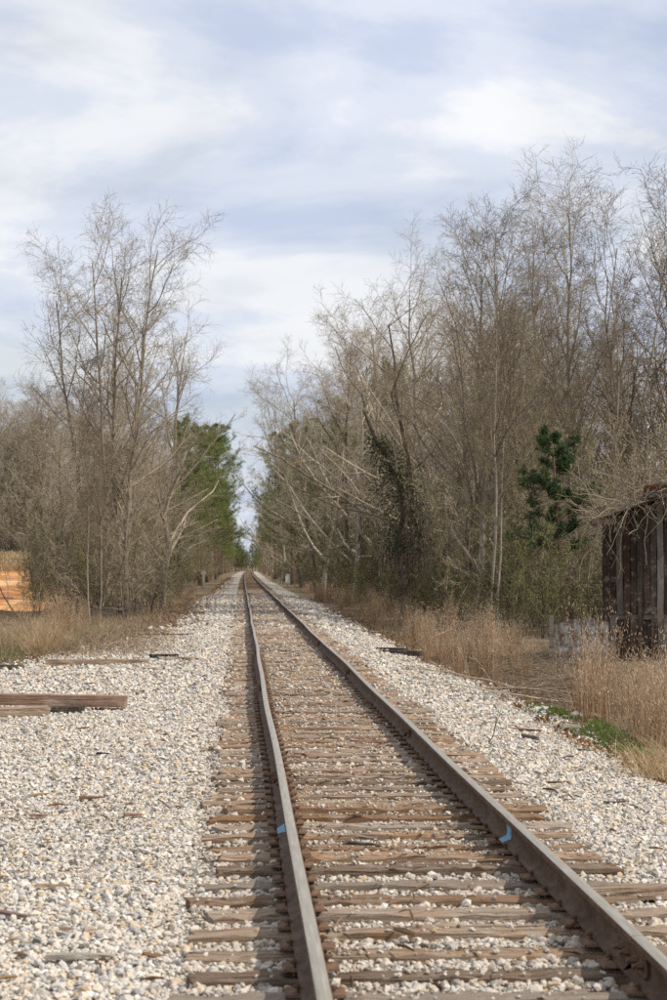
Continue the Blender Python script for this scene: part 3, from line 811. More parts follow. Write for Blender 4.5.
row(scatter(27, 72, 125, lambda Y: RNG.uniform(max(-9.3, px(84, Y)), -5.0), ['brush_a', 'brush_b', 'brush_a', 'brush_b', 'brush_c'], (.7, 1.5)), 'brush_shrub', 'shrub', 'bare twiggy shrub crowded under the tall trees left of the track', 'twiggy shrubs of the left thicket')
place('privet', 'evergreen_shrub', px(53, 79), 79, 'olive green leafy shrub at the edge of the clay road', 'shrub', s=.55, sz=1.15)
place('privet', 'evergreen_shrub', px(70, 84), 84, 'leafy green shrub behind the one edging the clay road', 'shrub', s=.62, sz=1.3)
place('privet', 'evergreen_shrub', px(44, 82), 82, 'slim green leafy shrub nearest the orange clay road', 'shrub', s=.42, sz=1.0)
place('brush_b', 'brush_shrub', px(46, 77), 77, 'olive bare shrub in front of the orange clay road', 'shrub', s=.4, sz=.8)
place('privet_b', 'evergreen_shrub', px(146, 86), 86, 'green leafy shrub at the foot of the left thicket', 'shrub', s=.8)
place('privet', 'evergreen_shrub', px(158, 128), 128, 'green leafy shrub near the cream marker post', 'shrub', s=1.0)
row(scatter(20, 96, 185, lambda Y: RNG.uniform(-9.8, -6.0), ['upright_a', 'upright_b', 'spreading_b', 'upright_a'], (.60, .80)), 'bare_tree', 'tree', 'bare tree in the left-hand row before the green pines', 'bare trees of the left row')
row(scatter(26, 118, 330, lambda Y: RNG.uniform(-8.5, -5.6), ['brush_a', 'brush_b', 'privet', 'brush_b'], (1.0, 1.7)), 'brush_shrub', 'shrub', 'twiggy shrub under the left-hand tree row past the marker post', 'shrubs of the farther left row')
row([(p, X + float(bend(Y)), Y, s) for X, Y, s, p in [(-5.4, 160, .80, 'pine_b'), (-4.4, 200, .94, 'pine_b'), (-4.2, 235, 1.0, 'pine_a'), (-4.6, 268, 1.12, 'pine_a'), (-4.2, 300, 1.25, 'pine_b'), (-4.6, 340, 1.3, 'pine_a'), (-7.2, 215, 1.0, 'pine_b')]],
    'pine_tree', 'pine', 'green pine in the row left of the track', 'pines left of the track', 'from the camera')
row(scatter(22, 190, 430, lambda Y: RNG.uniform(-14, -7.2), ['upright_a', 'spreading_b', 'upright_b'], (.8, 1.1)), 'bare_tree', 'tree', 'bare tree mixed among the pines left of the track', 'bare trees among the left pines')
row(scatter(34, 360, 715, lambda Y: RNG.uniform(-9.5, -5.0), ['pine_a', 'upright_c', 'pine_b', 'brush_b', 'brush_a'], (.85, 1.15)), 'distant_tree', 'tree', 'tree in the distance at the far left end of the track corridor', 'far trees on the left')
# wood behind the clay road
for i in range(54):
    Y = RNG.uniform(235, 330); X = px(RNG.uniform(-70, 64), Y)
    place(['upright_a', 'spreading_b', 'upright_b', 'pale_spreading'][i % 4], 'bare_tree', X, Y, 'bare tan tree in the distant wood behind the clay road', 'tree', 'wood behind the clay road', s=RNG.uniform(1.05, 1.4))
for i in range(34):
    Y = RNG.uniform(228, 300); X = px(RNG.uniform(-60, 60), Y)
    place(['brush_a', 'brush_b'][i % 2], 'brush_shrub', X, Y, 'tan twiggy shrub at the foot of the distant wood behind the clay road', 'shrub', 'shrubs behind the clay road', s=RNG.uniform(1.3, 2.2))

# --- right: individual trees that stand out
SPEC_R = [
 ('spreading_a', 'oak_tree', 430, 92, 1.12, 'dark-limbed bare tree with a wide rounded crown right of the track'),
 ('pale_spreading', 'pale_tree', 322, 150, 1.28, 'pale bare tree arching its white branches toward the track'),
 ('pale_spreading', 'pale_tree', 354, 118, 1.10, 'pale bare tree next to the vine-covered trunk'),
 ('spreading_b', 'bare_tree', 385, 112, 1.16, 'grey bare tree behind the vine-covered trunk'),
 ('spreading_b', 'bare_tree', 303, 205, 1.5, 'grey wide-crowned bare tree highest over the far right side of the track'),
 ('upright_b', 'bare_tree', 281, 240, 1.55, 'tall narrow bare tree nearest the gap of sky on the right'),
 ('spreading_a', 'bare_tree', 318, 168, 1.3, 'dark-limbed bare tree left of the pale arching one'),
 ('pole_a', 'bare_sapling', 487, 62, .80, 'slender pale-stemmed tree rising behind the broomsedge'),
 ('pole_a', 'bare_sapling', 498, 64, .62, 'slender pale-stemmed tree twinned close beside another slim trunk'),
 ('upright_b', 'bare_tree', 525, 76, .95, 'tall bare tree in the right wood, left of the skyline peak'),
 ('pole_b', 'bare_tree', 566, 73, 1.05, 'tallest bare tree of the right wood, at the skyline peak'),
 ('vase', 'bare_tree', 612, 70, .92, 'bare forked tree in the right wood above the shed'),
 ('vase', 'bare_tree', 652, 74, 1.02, 'tall bare forked tree at the right edge above the shed roof'),
 ('pole_b', 'bare_tree', 540, 84, 1.06, 'thin bare tree just left of the tallest on the right'),
 ('upright_c', 'bare_tree', 470, 88, .98, 'dark bare tree right of the wide rounded crown'),
]
for p, nm, X, d, s, lab in SPEC_R: place(p, nm, px(X, d), d, lab, 'tree', s=s)
# vine-covered leaning trunk
r = np.random.default_rng(77); tr, cr, lf = Tubes(), Tubes(), Tubes()
pts = np.array([[(0.2, 0, -.15), (.25, 0, 1.6), (.0, .1, 3.2), (.35, .1, 4.8), (.1, 0, 6.2), (-.5, 0, 7.6), (-1.25, .1, 8.9), (-1.7, .1, 10)]])
Rd = np.array([[.30, .26, .24, .21, .18, .15, .12, .07]])
tr.add(pts, Rd, 8); D = norm(np.gradient(pts, axis=1))
grow(r, pts, D, Rd, [dict(n=12, k=5, sides=4, ang=1.0, ratio=.26, wander=.2, trop=.05, t0=.45, rl=.025, rmin=.012), dict(n=7, k=4, ang=.7, ratio=.5, wander=.2, t0=.2, rl=.012, rmin=.007, rfloor=.005), dict(n=5, k=3, ang=.7, ratio=.5, wander=.2, t0=.1, rmin=.005)], cr)
t = r.uniform(0.25, .82, 5200) * 7; i = np.minimum(t.astype(int), 6); f = (t - i)[:, None]
c = pts[0][i] * (1 - f) + pts[0][i + 1] * f
off = r.normal(0, 1, (5200, 3)) * np.interp(t, [1.7, 3, 4.5, 5.8], [.35, .85, .6, .25])[:, None]
leaves(r, c + off * np.array([1, 1, .6]), .13, lf)
vt = Tubes(); st = r.uniform(0, 1, 40)
vb = np.stack([r.normal(0, .25, 40), r.normal(0, .25, 40), np.zeros(40)], -1) + [0.2, 0, 0]
stems(r, vb, vb * 2 + np.array([0, 0, 5]) + r.normal(0, .5, (40, 3)), np.full(40, .02), 9, .03, vt, sides=4, end=.5)
PROTO['vine'] = [('trunk', tr.mesh('trunk', MAT_BARK_D)), ('crown', cr.mesh('crown', MAT_TWIG_PALE)), ('vine', vt.mesh('vine', MAT_BARK_D)), ('foliage', lf.mesh('foliage', MAT_LEAF_D, False))]
place('vine', 'vine_covered_tree', px(398, 88), 88, 'leaning dark tree trunk smothered in dark green vines', 'tree', rz=0.1, s=.95)
place('pine_young', 'young_pine', px(567, 60), 60, 'small dark green pine in the right wood beside the shed', 'pine', s=1.0)
place('spring_shrub', 'green_shrub', px(552, 58), 58, 'light green leafy shrub below the small dark pine', 'shrub', s=.95)
place('spring_shrub', 'green_shrub', px(520, 66), 66, 'thin green leafy shrub left of the small dark pine', 'shrub', s=.8)
row([(p, X + float(bend(Y)), Y, s) for X, Y, s, p in [(10.2, 128, .85, 'pine_b'), (8.6, 165, .90, 'pine_a'), (7.0, 195, .98, 'pine_b'), (6.2, 235, 1.0, 'pine_a'), (6.2, 280, 1.1, 'pine_b'), (5.6, 335, 1.2, 'pine_a')]],
    'pine_tree', 'pine', 'green pine half hidden by bare trees right of the track', 'pines right of the track', 'from the camera')
# privet and brush at the wood's edge
row([('privet_b', px(X, d) + 2.0, d, s * .8) for X, d, s in [(470, 58, .62), (447, 62, .7), (428, 67, .7), (412, 72, .75), (394, 78, .8), (376, 86, .9), (356, 94, .9), (340, 106, 1.0), (335, 116, 1.0), (336, 132, 1.0), (328, 148, 1.0), (322, 172, 1.1)]], 'evergreen_shrub', 'shrub', 'green leafy shrub low along the edge of the right wood', 'evergreen shrubs of the right wood', 'from the right')
row(scatter(48, 56, 122, lambda Y: RNG.uniform(max(9.0, px(380, Y)), 20), ['brush_a', 'brush_c', 'brush_b', 'brush_c'], (.8, 1.7)), 'brush_shrub', 'shrub', 'bare thicket shrub inside the right wood', 'thicket shrubs of the right wood')
row(scatter(30, 100, 330, lambda Y: RNG.uniform(7.6, 11), ['brush_a', 'brush_c', 'brush_b', 'privet_b'], (1.0, 2.0)), 'brush_shrub', 'shrub', 'thicket shrub farther along the right edge of the track', 'farther thicket shrubs on the right')
row([(p_, X_, Y_, s_ * min(1.0, .80 + .2 * (Y_ - 70) / 35)) for p_, X_, Y_, s_ in scatter(46, 70, 125, lambda Y: RNG.uniform(9.5, 29), ['upright_c', 'upright_a', 'spreading_a', 'upright_b', 'spreading_b'], (.80, 1.02))], 'bare_tree', 'tree', 'bare tree deep inside the right wood', 'trees deep in the right wood')
row(scatter(38, 118, 330, lambda Y: RNG.uniform(6.6, 15), ['upright_a', 'spreading_b', 'upright_c', 'spreading_a', 'pale_spreading'], (.98, 1.22)), 'bare_tree', 'tree', 'bare tree in the farther right-hand row along the track', 'trees of the farther right row')
row(scatter(38, 320, 715, lambda Y: RNG.uniform(5.4, 11), ['pine_a', 'upright_c', 'spreading_b', 'pine_b', 'brush_b', 'brush_c'], (.9, 1.2)), 'distant_tree', 'tree', 'tree in the distance at the far right end of the track corridor', 'far trees on the right')
row(scatter(44, 125, 470, lambda Y: RNG.uniform(6.4, 10.5), ['brush_c', 'privet_b', 'brush_a'], (.6, 1.1)), 'brush_shrub', 'shrub', 'small shrub under the farther right-hand trees', 'undergrowth of the farther right row')
# beyond the last visible stretch of track
for i in range(30):
    X = RNG.uniform(-12, 18); Y = RNG.uniform(722, 765)
    place(['pine_b', 'privet', 'privet_b', 'privet'][i % 4], 'distant_tree', X + 3.5, Y, 'dark distant tree closing the far end of the track', 'tree', 'trees closing the track', s=[.70, 2.3, 2.8, 2.6][i % 4] * RNG.uniform(.85, 1.1))

# ------------------------------------------------------------------ shed
shed = link('shed', None, loc=(px(604, 44), 44, -0.34), rz=R(-11))
tag(shed, 'dark weathered board shed with overgrown rusty tin roof at right edge', 'shed')
rb = np.random.default_rng(5)
BW = 0.155
def board_mesh(seed, L, W=BW - 0.012, T=0.026):
    r = np.random.default_rng(seed); k = 7
    zs = np.linspace(0, L, k); zs[0] += r.uniform(0, .05)
    bow = r.normal(0, .004, k)
    V = []
    for z, bb in zip(zs, bow):
        for sx, sy in ((-1, -1), (1, -1), (1, 1), (-1, 1)): V.append((sx * W / 2 + bb + r.normal(0, .002), sy * T / 2 + bb * 2, z))
    i = np.arange(4 * k).reshape(k, 4); nx = np.roll(i, -1, 1)
    q = np.stack([i[:-1], nx[:-1], nx[1:], i[1:]], -1).reshape(-1, 4)
    q = np.concatenate([q, [[3, 2, 1, 0], list(i[-1])]])
    return mesh_np('wall_board', np.array(V), q, MAT_BOARD)
def roof_z(u): return 3.30 + 0.36 * u          # roof height along the wall
NB = 24
for i in range(NB):
    u = BW * (i + .5)
    Ht = roof_z(u) - 0.06
    gap = 1.05
    if rb.random() < .72:
        o = link('wall_board', board_mesh(100 + i, Ht - gap - rb.uniform(0, .04)), shed, (u, rb.normal(0, .008), gap + .02))
        o.rotation_euler = (0, rb.normal(0, .006), 0)
        o2 = link('wall_board', board_mesh(200 + i, gap - rb.uniform(.02, .12)), shed, (u, -0.028 + rb.normal(0, .006), 0.0))
    else:
        o = link('wall_board', board_mesh(100 + i, Ht), shed, (u, rb.normal(0, .008), 0.0))
W_ = NB * BW; DEP = 3.4
for i in range(22):               # left and back walls
    v = BW * (i + .5)
    link('wall_board', board_mesh(300 + i, roof_z(0) - .08), shed, (0.0, v + .03, 0.0), R(90))
for i in range(0, NB):
    link('wall_board', board_mesh(400 + i % 6, roof_z(BW * (i + .5)) - .08), shed, (BW * (i + .5), DEP + .02, 0.0))
for i in range(22):
    link('wall_board', board_mesh(300 + i, roof_z(W_) - .08), shed, (W_, BW * (i + .5) + .03, 0.0), R(90))
link('wall_rail', box((0.03, 0.022, 0.98), (W_ - .03, 0.075, 1.10), MAT_BOARD, 'wall_rail'), shed)
link('wall_rail', box((0.03, 0.022, 2.9), (W_ - .03, 0.075, 3.0), MAT_BOARD, 'wall_rail'), shed)
link('corner_post', box((0.02, .03, 0), (.14, .15, 3.2), MAT_BOARD, 'corner_post'), shed)
link('corner_post', box((W_ - .14, .03, 0), (W_ - .02, .15, 4.2), MAT_BOARD, 'corner_post'), shed)
def m_tin(t, b):
    n = N(t); v = n.coord()
    c = n.ramp(n.noise(v, 2.2, 5, .6), [(0.38, (0.26, 0.09, 0.035)), (0.5, (0.20, 0.14, 0.11)), (0.58, (0.33, 0.36, 0.38))])
    n.put(b.inputs['Base Color'], c); n.put(b.inputs['Metallic'], .25)
MAT_TIN = material('rusty_corrugated_tin', m_tin, .55)
def tin(Lu, Wv, seed):
    r = np.random.default_rng(seed); pitchc = .076
    nv = int(Wv / pitchc) * 6 + 1; v = np.linspace(0, Wv, nv); h = .012 * np.cos(v / pitchc * 2 * np.pi)
    us_ = np.linspace(0, Lu, 5)
    A, B = np.meshgrid(us_, v, indexing='ij'); Hh = np.repeat(h[None], 5, 0)
    V = np.concatenate([np.stack([A, B, Hh + 0.36 * A], -1).reshape(-1, 3), np.stack([A, B, Hh - .003 + 0.36 * A], -1).reshape(-1, 3)])
    i = np.arange(5 * nv).reshape(5, nv); q = np.stack([i[:-1, :-1], i[1:, :-1], i[1:, 1:], i[:-1, 1:]], -1).reshape(-1, 4)
    loop = np.concatenate([i[:, 0], i[-1, 1:], i[-2::-1, -1], i[0, -2:0:-1]]); l2 = np.roll(loop, -1); m = 5 * nv
    return mesh_np('roof_sheet', V, np.concatenate([q, q[:, ::-1] + m, np.stack([loop, loop + m, l2 + m, l2], -1)]), MAT_TIN, False)
TIN = [tin(2.1, .66, s) for s in range(3)]
for a in range(2):
    for j in range(7):
        o = link('roof_sheet', TIN[(a + j) % 3], shed, (-.30 + a * 2.0, -.45 + j * .62, roof_z(-.30 + a * 2.0) + .05 + .016 * a + .007 * (j % 2)))
# loose upturned sheet at the near end
o = link('roof_sheet', TIN[0], shed, (0.95, -.62, roof_z(.95) + .42)); o.rotation_euler = (R(-30), R(8), R(3)); o['label'] = 'loose upturned corrugated sheet'
link('eave_board', box((-.25, -.47, -.05), (0.25, -.43, .07), MAT_TIMBER, 'eave_board'), shed, (0.0, 0, roof_z(0) - .06))

# bramble mat on the roof
r = np.random.default_rng(91); cn, cr = Tubes(), Tubes()
n = 260
p = np.stack([r.uniform(-.2, 2.6, n), r.uniform(-.6, 1.6, n), np.zeros(n)], -1); p[:, 2] = .36 * p[:, 0] + r.uniform(0, .12, n)
d = norm(np.stack([r.normal(-.25, .8, n), r.normal(-.3, .7, n), r.uniform(-.1, 1.3, n)], -1))
P, D = walk(r, p, d, r.uniform(.6, 1.8, n), 8, .20, -.085)
Rd = np.repeat((r.uniform(.004, .0095, n))[:, None], 8, 1) * np.linspace(1, .5, 8)
cn.add(P, Rd, 4)
grow(r, P, D, Rd, [dict(n=4, k=4, ang=.75, ratio=.38, wander=.2, trop=-.03, t0=.2, rmin=.0045, rfloor=.004), dict(n=1, k=3, ang=.6, ratio=.5, wander=.2, trop=-.02, t0=.2, rmin=.0035, rfloor=.003)], cr)
# hanging strands before the wall
n = 46
p = np.stack([r.uniform(-.4, 3.0, n), r.uniform(-.62, -.4, n), np.zeros(n)], -1); p[:, 2] = .36 * p[:, 0] - .02
P, D = walk(r, p, norm(np.stack([r.normal(0, .4, n), r.normal(-.2, .2, n), np.full(n, -.6)], -1)), r.uniform(.4, 1.7, n), 7, .16, -.06)
cn.add(P, np.full((n, 7), .005), 3)
br = link('bramble_mat', None, shed.location.to_tuple() and None)
br.location = shed.location + Vector((0, 0, roof_z(0) + .04)); br.rotation_euler = shed.rotation_euler
link('cane', cn.mesh('cane', MAT_TWIG), br); link('twigs', cr.mesh('twigs', MAT_TWIG_D), br)
tag(br, 'tangle of bare pale vines spilling over the shed roof', 'vine')

# pale battered panel with a dark post beside the shed
def m_panel(t, b):
    n = N(t); v = n.coord(scale=(1, 1, 1.3))
    c = n.ramp(n.noise(v, 5, 6, .65), [(.40, (.10, .065, .045)), (.52, (.20, .185, .165)), (.66, (.34, .355, .36))])
    c = n.mix(n.ramp(n.noise(v, 1.7, 3), [(.55, 0.), (.7, .6)]), c, (.16, .22, .30))
    n.put(b.inputs['Base Color'], c); n.bump(b, n.noise(v, 6, 4), .6, .03)
MAT_PANEL = material('peeling_white_paint', m_panel, .8)
pan = link('sheet_metal_fence', None, loc=(px(552, 43), 43, -0.42), rz=R(-8))
tag(pan, 'pale peeling sheet metal fence standing between the shed and a dark post', 'fence')
for i in range(4):
    link('panel', box((0, -.012, 0), (.295, .012, 1.0 + .05 * ((i * 7) % 3)), MAT_PANEL, 'panel', .003), pan, (.07 + i * .305, .01 * (i % 2), .02 + .02 * (i % 2)))
link('post', box((-.07, -.05, -.1), (.05, .07, 1.18), MAT_BLACKWOOD, 'post', .008), pan)
link('wire', (lambda T: (T.add([[[0, -.06, z], [.65, -.07, z - .02], [1.32, -.06, z]] for z in (.3, .55, .8)], np.full((3, 3), .006), 4), T.mesh('wire', MAT_PLATE))[1])(Tubes()), pan)

# ------------------------------------------------------------------ marker post and white sign
def m_cream(t, b): flat((.42, .37, .27), (.60, .55, .43), 6)(t, b)
MAT_CREAM = material('weathered_cream_concrete', m_cream, .85)
MAT_ROCK = material('tan_sandstone', flat((.24, .15, .08), (.42, .29, .17), 9), .9)
MAT_WHITE = material('chipped_white_paint', flat((.76, .75, .72), (.84, .83, .81), 12), .7)
mp_ = link('marker_post', None, loc=(px(204, 172), 172, float(ground_z(px(204, 172), 172)) - .05))
tag(mp_, 'cream marker post with small head left of the track', 'post')
link('shaft', box((-.10, -.08, 0), (.10, .08, 1.25), MAT_CREAM, 'shaft', .012), mp_)
tb = Tubes(); a = np.linspace(0, 2 * np.pi, 9)[:-1]
V = [(.25 * math.cos(t + .39), yy, 1.42 + .22 * math.sin(t + .39)) for yy in (-.05, .05) for t in a]
q = [(k, (k + 1) % 8, 8 + (k + 1) % 8, 8 + k) for k in range(8)] + [(0, 7, 6, 5), (0, 5, 4, 3), (0, 3, 2, 1), (8, 9, 10, 11), (8, 11, 12, 13), (8, 13, 14, 15)]
link('head', mesh_np('head', np.array(V), np.array(q), MAT_CREAM), mp_)
ws = link('white_sign', None, loc=(px(287.5, 212), 212, float(ground_z(px(287.5, 212), 212)) - .05))
tag(ws, 'small plain white sign low beside the track on the right', 'sign')
link('plate', box((-.24, -.03, .45), (.24, .01, 1.45), MAT_WHITE, 'plate', .004), ws)
link('post', box((-.035, .012, 0), (.035, .07, 1.4), MAT_TIMBER, 'post', .004), ws)

# ------------------------------------------------------------------ timbers and scraps on the gravel
def timber(L, W, H, seed, mat, k=10, taper=1.0, rag=.05):
    r = np.random.default_rng(seed); V = []
    for i, x in enumerate(np.linspace(-L / 2, L / 2, k)):
        s = 1 - (1 - taper) * i / (k - 1)
        for sy, sz in ((-1, 0), (1, 0), (1, 1), (0.2, 1.06), (-1, 1)):
            xx = x + (r.uniform(-rag, 0) if i == k - 1 else r.uniform(0, rag) if i == 0 else 0)
            V.append((xx, sy * W / 2 * s + r.normal(0, W * .04), sz * H * s + r.normal(0, H * .045)))
    i = np.arange(5 * k).reshape(k, 5); nx = np.roll(i, -1, 1)
    q = np.stack([i[:-1], nx[:-1], nx[1:], i[1:]], -1).reshape(-1, 4)
    tri = [[i[e, 0], i[e, a], i[e, a + 1]] if e else [i[e, 0], i[e, a + 1], i[e, a]] for e in (0, k - 1) for a in (1, 2, 3)]
    return mesh_np('timber', np.array(V), [q, np.array(tri)], mat)
def lay(name, me, X, Y, rz, label, cat, dz=0.02, group=None, tilt=0.0):
    o = link(name, me, None, (X, Y, float(ground_z(X, Y)) + dz), rz)
    o.rotation_euler = (0, tilt, rz)
    tag(o, label, cat, group); return o
lay('beam', timber(3.4, .20, .15, 1, MAT_REDTIMBER), px(128, 26.2) - 1.68, 26.2, R(-1.5), 'long reddish timber beam lying on the gravel at left edge', 'beam', .10, tilt=R(1.0))
lay('beam', timber(2.3, .24, .13, 2, MAT_TIMBER), px(50, 25.0) - 1.1, 25.1, R(14), 'broken grey-brown timber under the reddish beam', 'beam', .0, tilt=R(-1))
lay('beam', timber(2.1, .20, .10, 3, MAT_BLACKWOOD), px(85, 25.9) - 1.0, 25.75, R(6), 'dark rotten plank tucked under the reddish beam', 'plank', .0)
lay('beam', timber(2.1, .18, .10, 4, MAT_TIMBER), px(100, 38.5), 38.3, R(3), 'long weathered timber at the edge of the dry grass', 'beam', .02)
lay('beam', timber(.9, .2, .1, 6, MAT_BLACKWOOD), px(8, 38), 37.6, R(-4), 'short dark timber at the left end of the dry grass', 'beam', .0)
lay('plank', timber(.7, .18, .07, 7, MAT_BLACKWOOD, rag=.15), px(166, 40.2), 40.4, R(8), 'black rotten wood chunk beyond the weathered timber', 'wood scrap', .04)
lay('plank', timber(.55, .16, .09, 8, MAT_GREYWOOD, taper=.5, rag=.12), px(169, 39.5), 39.6, R(30), 'grey split wood chunk by the black rotten one', 'wood scrap', .02)
lay('plank', timber(.6, .12, .06, 9, MAT_TIMBER, taper=.4, rag=.12), px(188, 39.5), 39.8, R(-6), 'brown splinter of wood nearest the tie ends', 'wood scrap', .02)
lay('plank', timber(1.7, .12, .05, 10, MAT_BLACKWOOD, rag=.15), px(166, 54), 54, R(2), 'dark long board lying on the gravel past the grass', 'plank', .02)
lay('plank', timber(.36, .075, .03, 12, MAT_GREYWOOD, k=7, taper=.45, rag=.03), px(85, 9.55), 9.5, R(9), 'grey splintered piece of wood on the near gravel', 'wood scrap', .03)
lay('plank', timber(.22, .05, .02, 13, MAT_TIMBER, k=6, taper=.5, rag=.03), px(57, 11.6), 11.6, R(8), 'thin brown wood chip on the gravel at left', 'wood scrap', .035)
lay('plank', timber(.17, .06, .02, 14, MAT_REDTIMBER, k=6, taper=.6, rag=.03), px(41, 14.9), 14.9, R(14), 'small rust-brown bark piece on the left gravel', 'wood scrap', .035)
_v, _f = stones(np.random.default_rng(3), np.zeros(1), np.zeros(1), np.array([.045]), ICO_V, ICO_F)
lay('stone', mesh_np('stone', _v[0], _f, MAT_GREYWOOD), px(93, 10.2), 10.2, R(30), 'dark grey angular stone among the pale ballast', 'stone', .03)
lay('plank', timber(1.05, .16, .09, 16, MAT_TIMBER, taper=.55, rag=.14), px(648, 11.2), 11.15, R(15), 'splintered tie fragment beside the right rail', 'wood scrap', .02)
lay('plank', timber(.42, .10, .03, 17, MAT_REDTIMBER, k=7, taper=.6, rag=.05), px(527, 24.0), 24.0, R(-24), 'flat rusty-brown bark slab on the right gravel', 'wood scrap', .035)
lay('plank', timber(.26, .09, .05, 18, MAT_BLACKWOOD, k=6, taper=.5, rag=.06), px(531, 22.6), 22.7, R(-38), 'black charred wood bit below the bark slab', 'wood scrap', .03)
lay('plank', timber(.9, .14, .08, 19, MAT_BLACKWOOD, k=8, rag=.12), px(390, 47), 47, R(-20), 'dark rotten log at the foot of the broomsedge', 'log', .03)
lay('plank', timber(1.2, .16, .12, 20, MAT_BLACKWOOD, k=8, rag=.12), px(402, 45), 45.6, R(-16), 'dark old timber half buried along the right grass edge', 'timber', .0)
for q_, (X_, Y_, r_, m_, lab_) in enumerate([(590, 28.6, .15, MAT_ROCK, 'tan flat rock on the green patch'), (577, 28.9, .10, MAT_STONE, 'pale grey rock next to the tan one on the green patch')]):
    _v, _f = stones(np.random.default_rng(12 + q_), np.zeros(1), np.zeros(1), np.array([r_]), ICO_V, ICO_F)
    lay('rock', mesh_np('rock', _v[0] * [1.5, 1, .7], _f, m_), px(X_, Y_), Y_, 0.2, lab_, 'rock', .03)
lay('plank', timber(.62, .14, .05, 23, MAT_GREYWOOD, k=5, taper=.7, rag=.05), px(558, 26.1), 26.0, R(-3), 'flat pale board at the edge of the green patch', 'plank', .03)
rb = np.random.default_rng(33)
SCR = [timber(.16, .05, .02, 40 + i, [MAT_TIMBER, MAT_BLACKWOOD, MAT_REDTIMBER][i % 3], k=5, taper=.5, rag=.04) for i in range(6)]
def scraps(n, xf, y0, y1, label, group):
    for i in range(n):
        Y = y0 + (y1 - y0) * rb.random() ** 1.2; X = xf(Y)
        o = lay('wood_chip', SCR[rb.integers(6)], X, Y, rb.uniform(-.6, .6), label, 'wood chip', .03, group)
        s = rb.uniform(.5, 1.3); o.scale = (s * rb.uniform(.8, 1.7), s, s)
scraps(7, lambda Y: rb.uniform(max(px(2, Y), -3.4), -0.6), 10, 36, 'small dark wood chip lying on the left gravel', 'wood chips on the left gravel')
scraps(14, lambda Y: rb.uniform(-2.6, -0.6), 40, 90, 'dark wood chip on the far left gravel', 'wood chips on the far left gravel')
scraps(12, lambda Y: rb.uniform(2.7, min(4.3, px(660, Y))), 16, 60, 'small dark wood chip lying on the right gravel', 'wood chips on the right gravel')
scraps(14, lambda Y: rb.uniform(.5, 1.6), 12, 60, 'dark splinter lying between the rails', 'splinters between the rails')
for o in list(col.objects):
    if o.name.startswith('wood_chip') and o['group'].startswith('splinters'): o.location.z = .012

# sticks
def stick(name, X, Y, L, rz, lift, seed, label, mat=MAT_TWIG_D, rad=.012, nb=5):
    r = np.random.default_rng(seed); T = Tubes()
    P, D = walk(r, np.zeros((1, 3)), norm(np.array([[1., 0, lift]])), np.array([L]), 8, .10, -lift * .04)
    Rd = np.linspace(rad, rad * .35, 8)[None]
    T.add(P, Rd, 5, cap=True)
    grow(r, P, D, Rd, [dict(n=nb, k=4, ang=.6, ratio=.35, wander=.15, t0=.25, rmin=.004), dict(n=2, k=3, ang=.6, ratio=.4, wander=.15, t0=.3, rmin=.003)], T)
    o = link(name, T.mesh(name, mat), None, (X, Y, float(ground_z(X, Y)) + .03), rz)
    tag(o, label, 'stick'); return o
stick('stick', px(487, 21.3), 21.2, .95, R(62), .22, 1, 'thin forked dark stick propped on the right gravel', MAT_BARK_D, .009, 3)
stick('fallen_branch', px(585, 32), 32, 3.0, R(172), .05, 2, 'long pale fallen branch before the broomsedge', MAT_TWIG_PALE, .022, 8)
stick('fallen_branch', px(480, 33), 33.5, 2.2, R(-18), .08, 3, 'grey fallen branch lying in the brush pile', MAT_TWIG_PALE, .018, 8)
stick('fallen_branch', px(520, 35), 35, 2.4, R(160), .10, 4, 'bare fallen branch at the back of the brush pile', MAT_TWIG, .018, 9)
stick('fallen_branch', px(330 + 100, 60), 60, 2.5, R(30), .35, 5, 'broken white branch leaning at the wood edge', MAT_TWIG_PALE, .03, 8)
# low brush heap (uncountable)
r = np.random.default_rng(8); T = Tubes(); n = 420
bx_ = r.uniform(5.0, 7.6, n); by_ = r.uniform(30, 42, n)
p = np.stack([bx_, by_, ground_z(bx_, by_) + r.uniform(.0, .25, n)], -1)
P, D = walk(r, p, norm(np.stack([r.normal(0, 1, n), r.normal(0, .5, n), r.normal(.12, .15, n)], -1)), r.uniform(.5, 1.6, n), 5, .15, -.05)
T.add(P, np.repeat(np.linspace(1, .5, 5)[None], n, 0) * r.uniform(.004, .010, n)[:, None], 3)
o = link('brush_litter', T.mesh('brush_litter', MAT_TWIG_D)); tag(o, 'heap of dead twigs along the right grass edge', 'brush', kind='stuff')

# ------------------------------------------------------------------ grasses
def blades(r, base, L, lean, width, k=5, droop=.25, az=None):
    """curved tapering strips. base (n,3)"""
    n = len(base); az = r.uniform(0, 2 * np.pi, n) if az is None else az
    h = np.stack([np.cos(az), np.sin(az), np.zeros(n)], -1)
    t = np.linspace(0, 1, k)
    out = lean[:, None] * t[None] + droop * (t[None] ** 2.5) * lean[:, None] * 2
    up = np.sqrt(np.clip(1 - (out * .8) ** 2, .05, 1)) * t[None]
    C = base[:, None] + L[:, None, None] * (h[:, None] * out[..., None] + np.array([0, 0, 1.]) * up[..., None])
    s = np.stack([-np.sin(az), np.cos(az), np.zeros(n)], -1); a2 = r.uniform(0, np.pi, n)
    s = norm(s * np.cos(a2)[:, None] + h * np.sin(a2)[:, None])
    w = width[:, None] * np.array([.8, 1, .8, .55, .1][:k])[None]
    V = np.stack([C + s[:, None] * w[..., None] / 2, C - s[:, None] * w[..., None] / 2], 2).reshape(-1, 3)
    i = np.arange(n * k * 2).reshape(n, k, 2)
    q = np.stack([i[:, :-1, 0], i[:, :-1, 1], i[:, 1:, 1], i[:, 1:, 0]], -1).reshape(-1, 4)
    return V, q, C
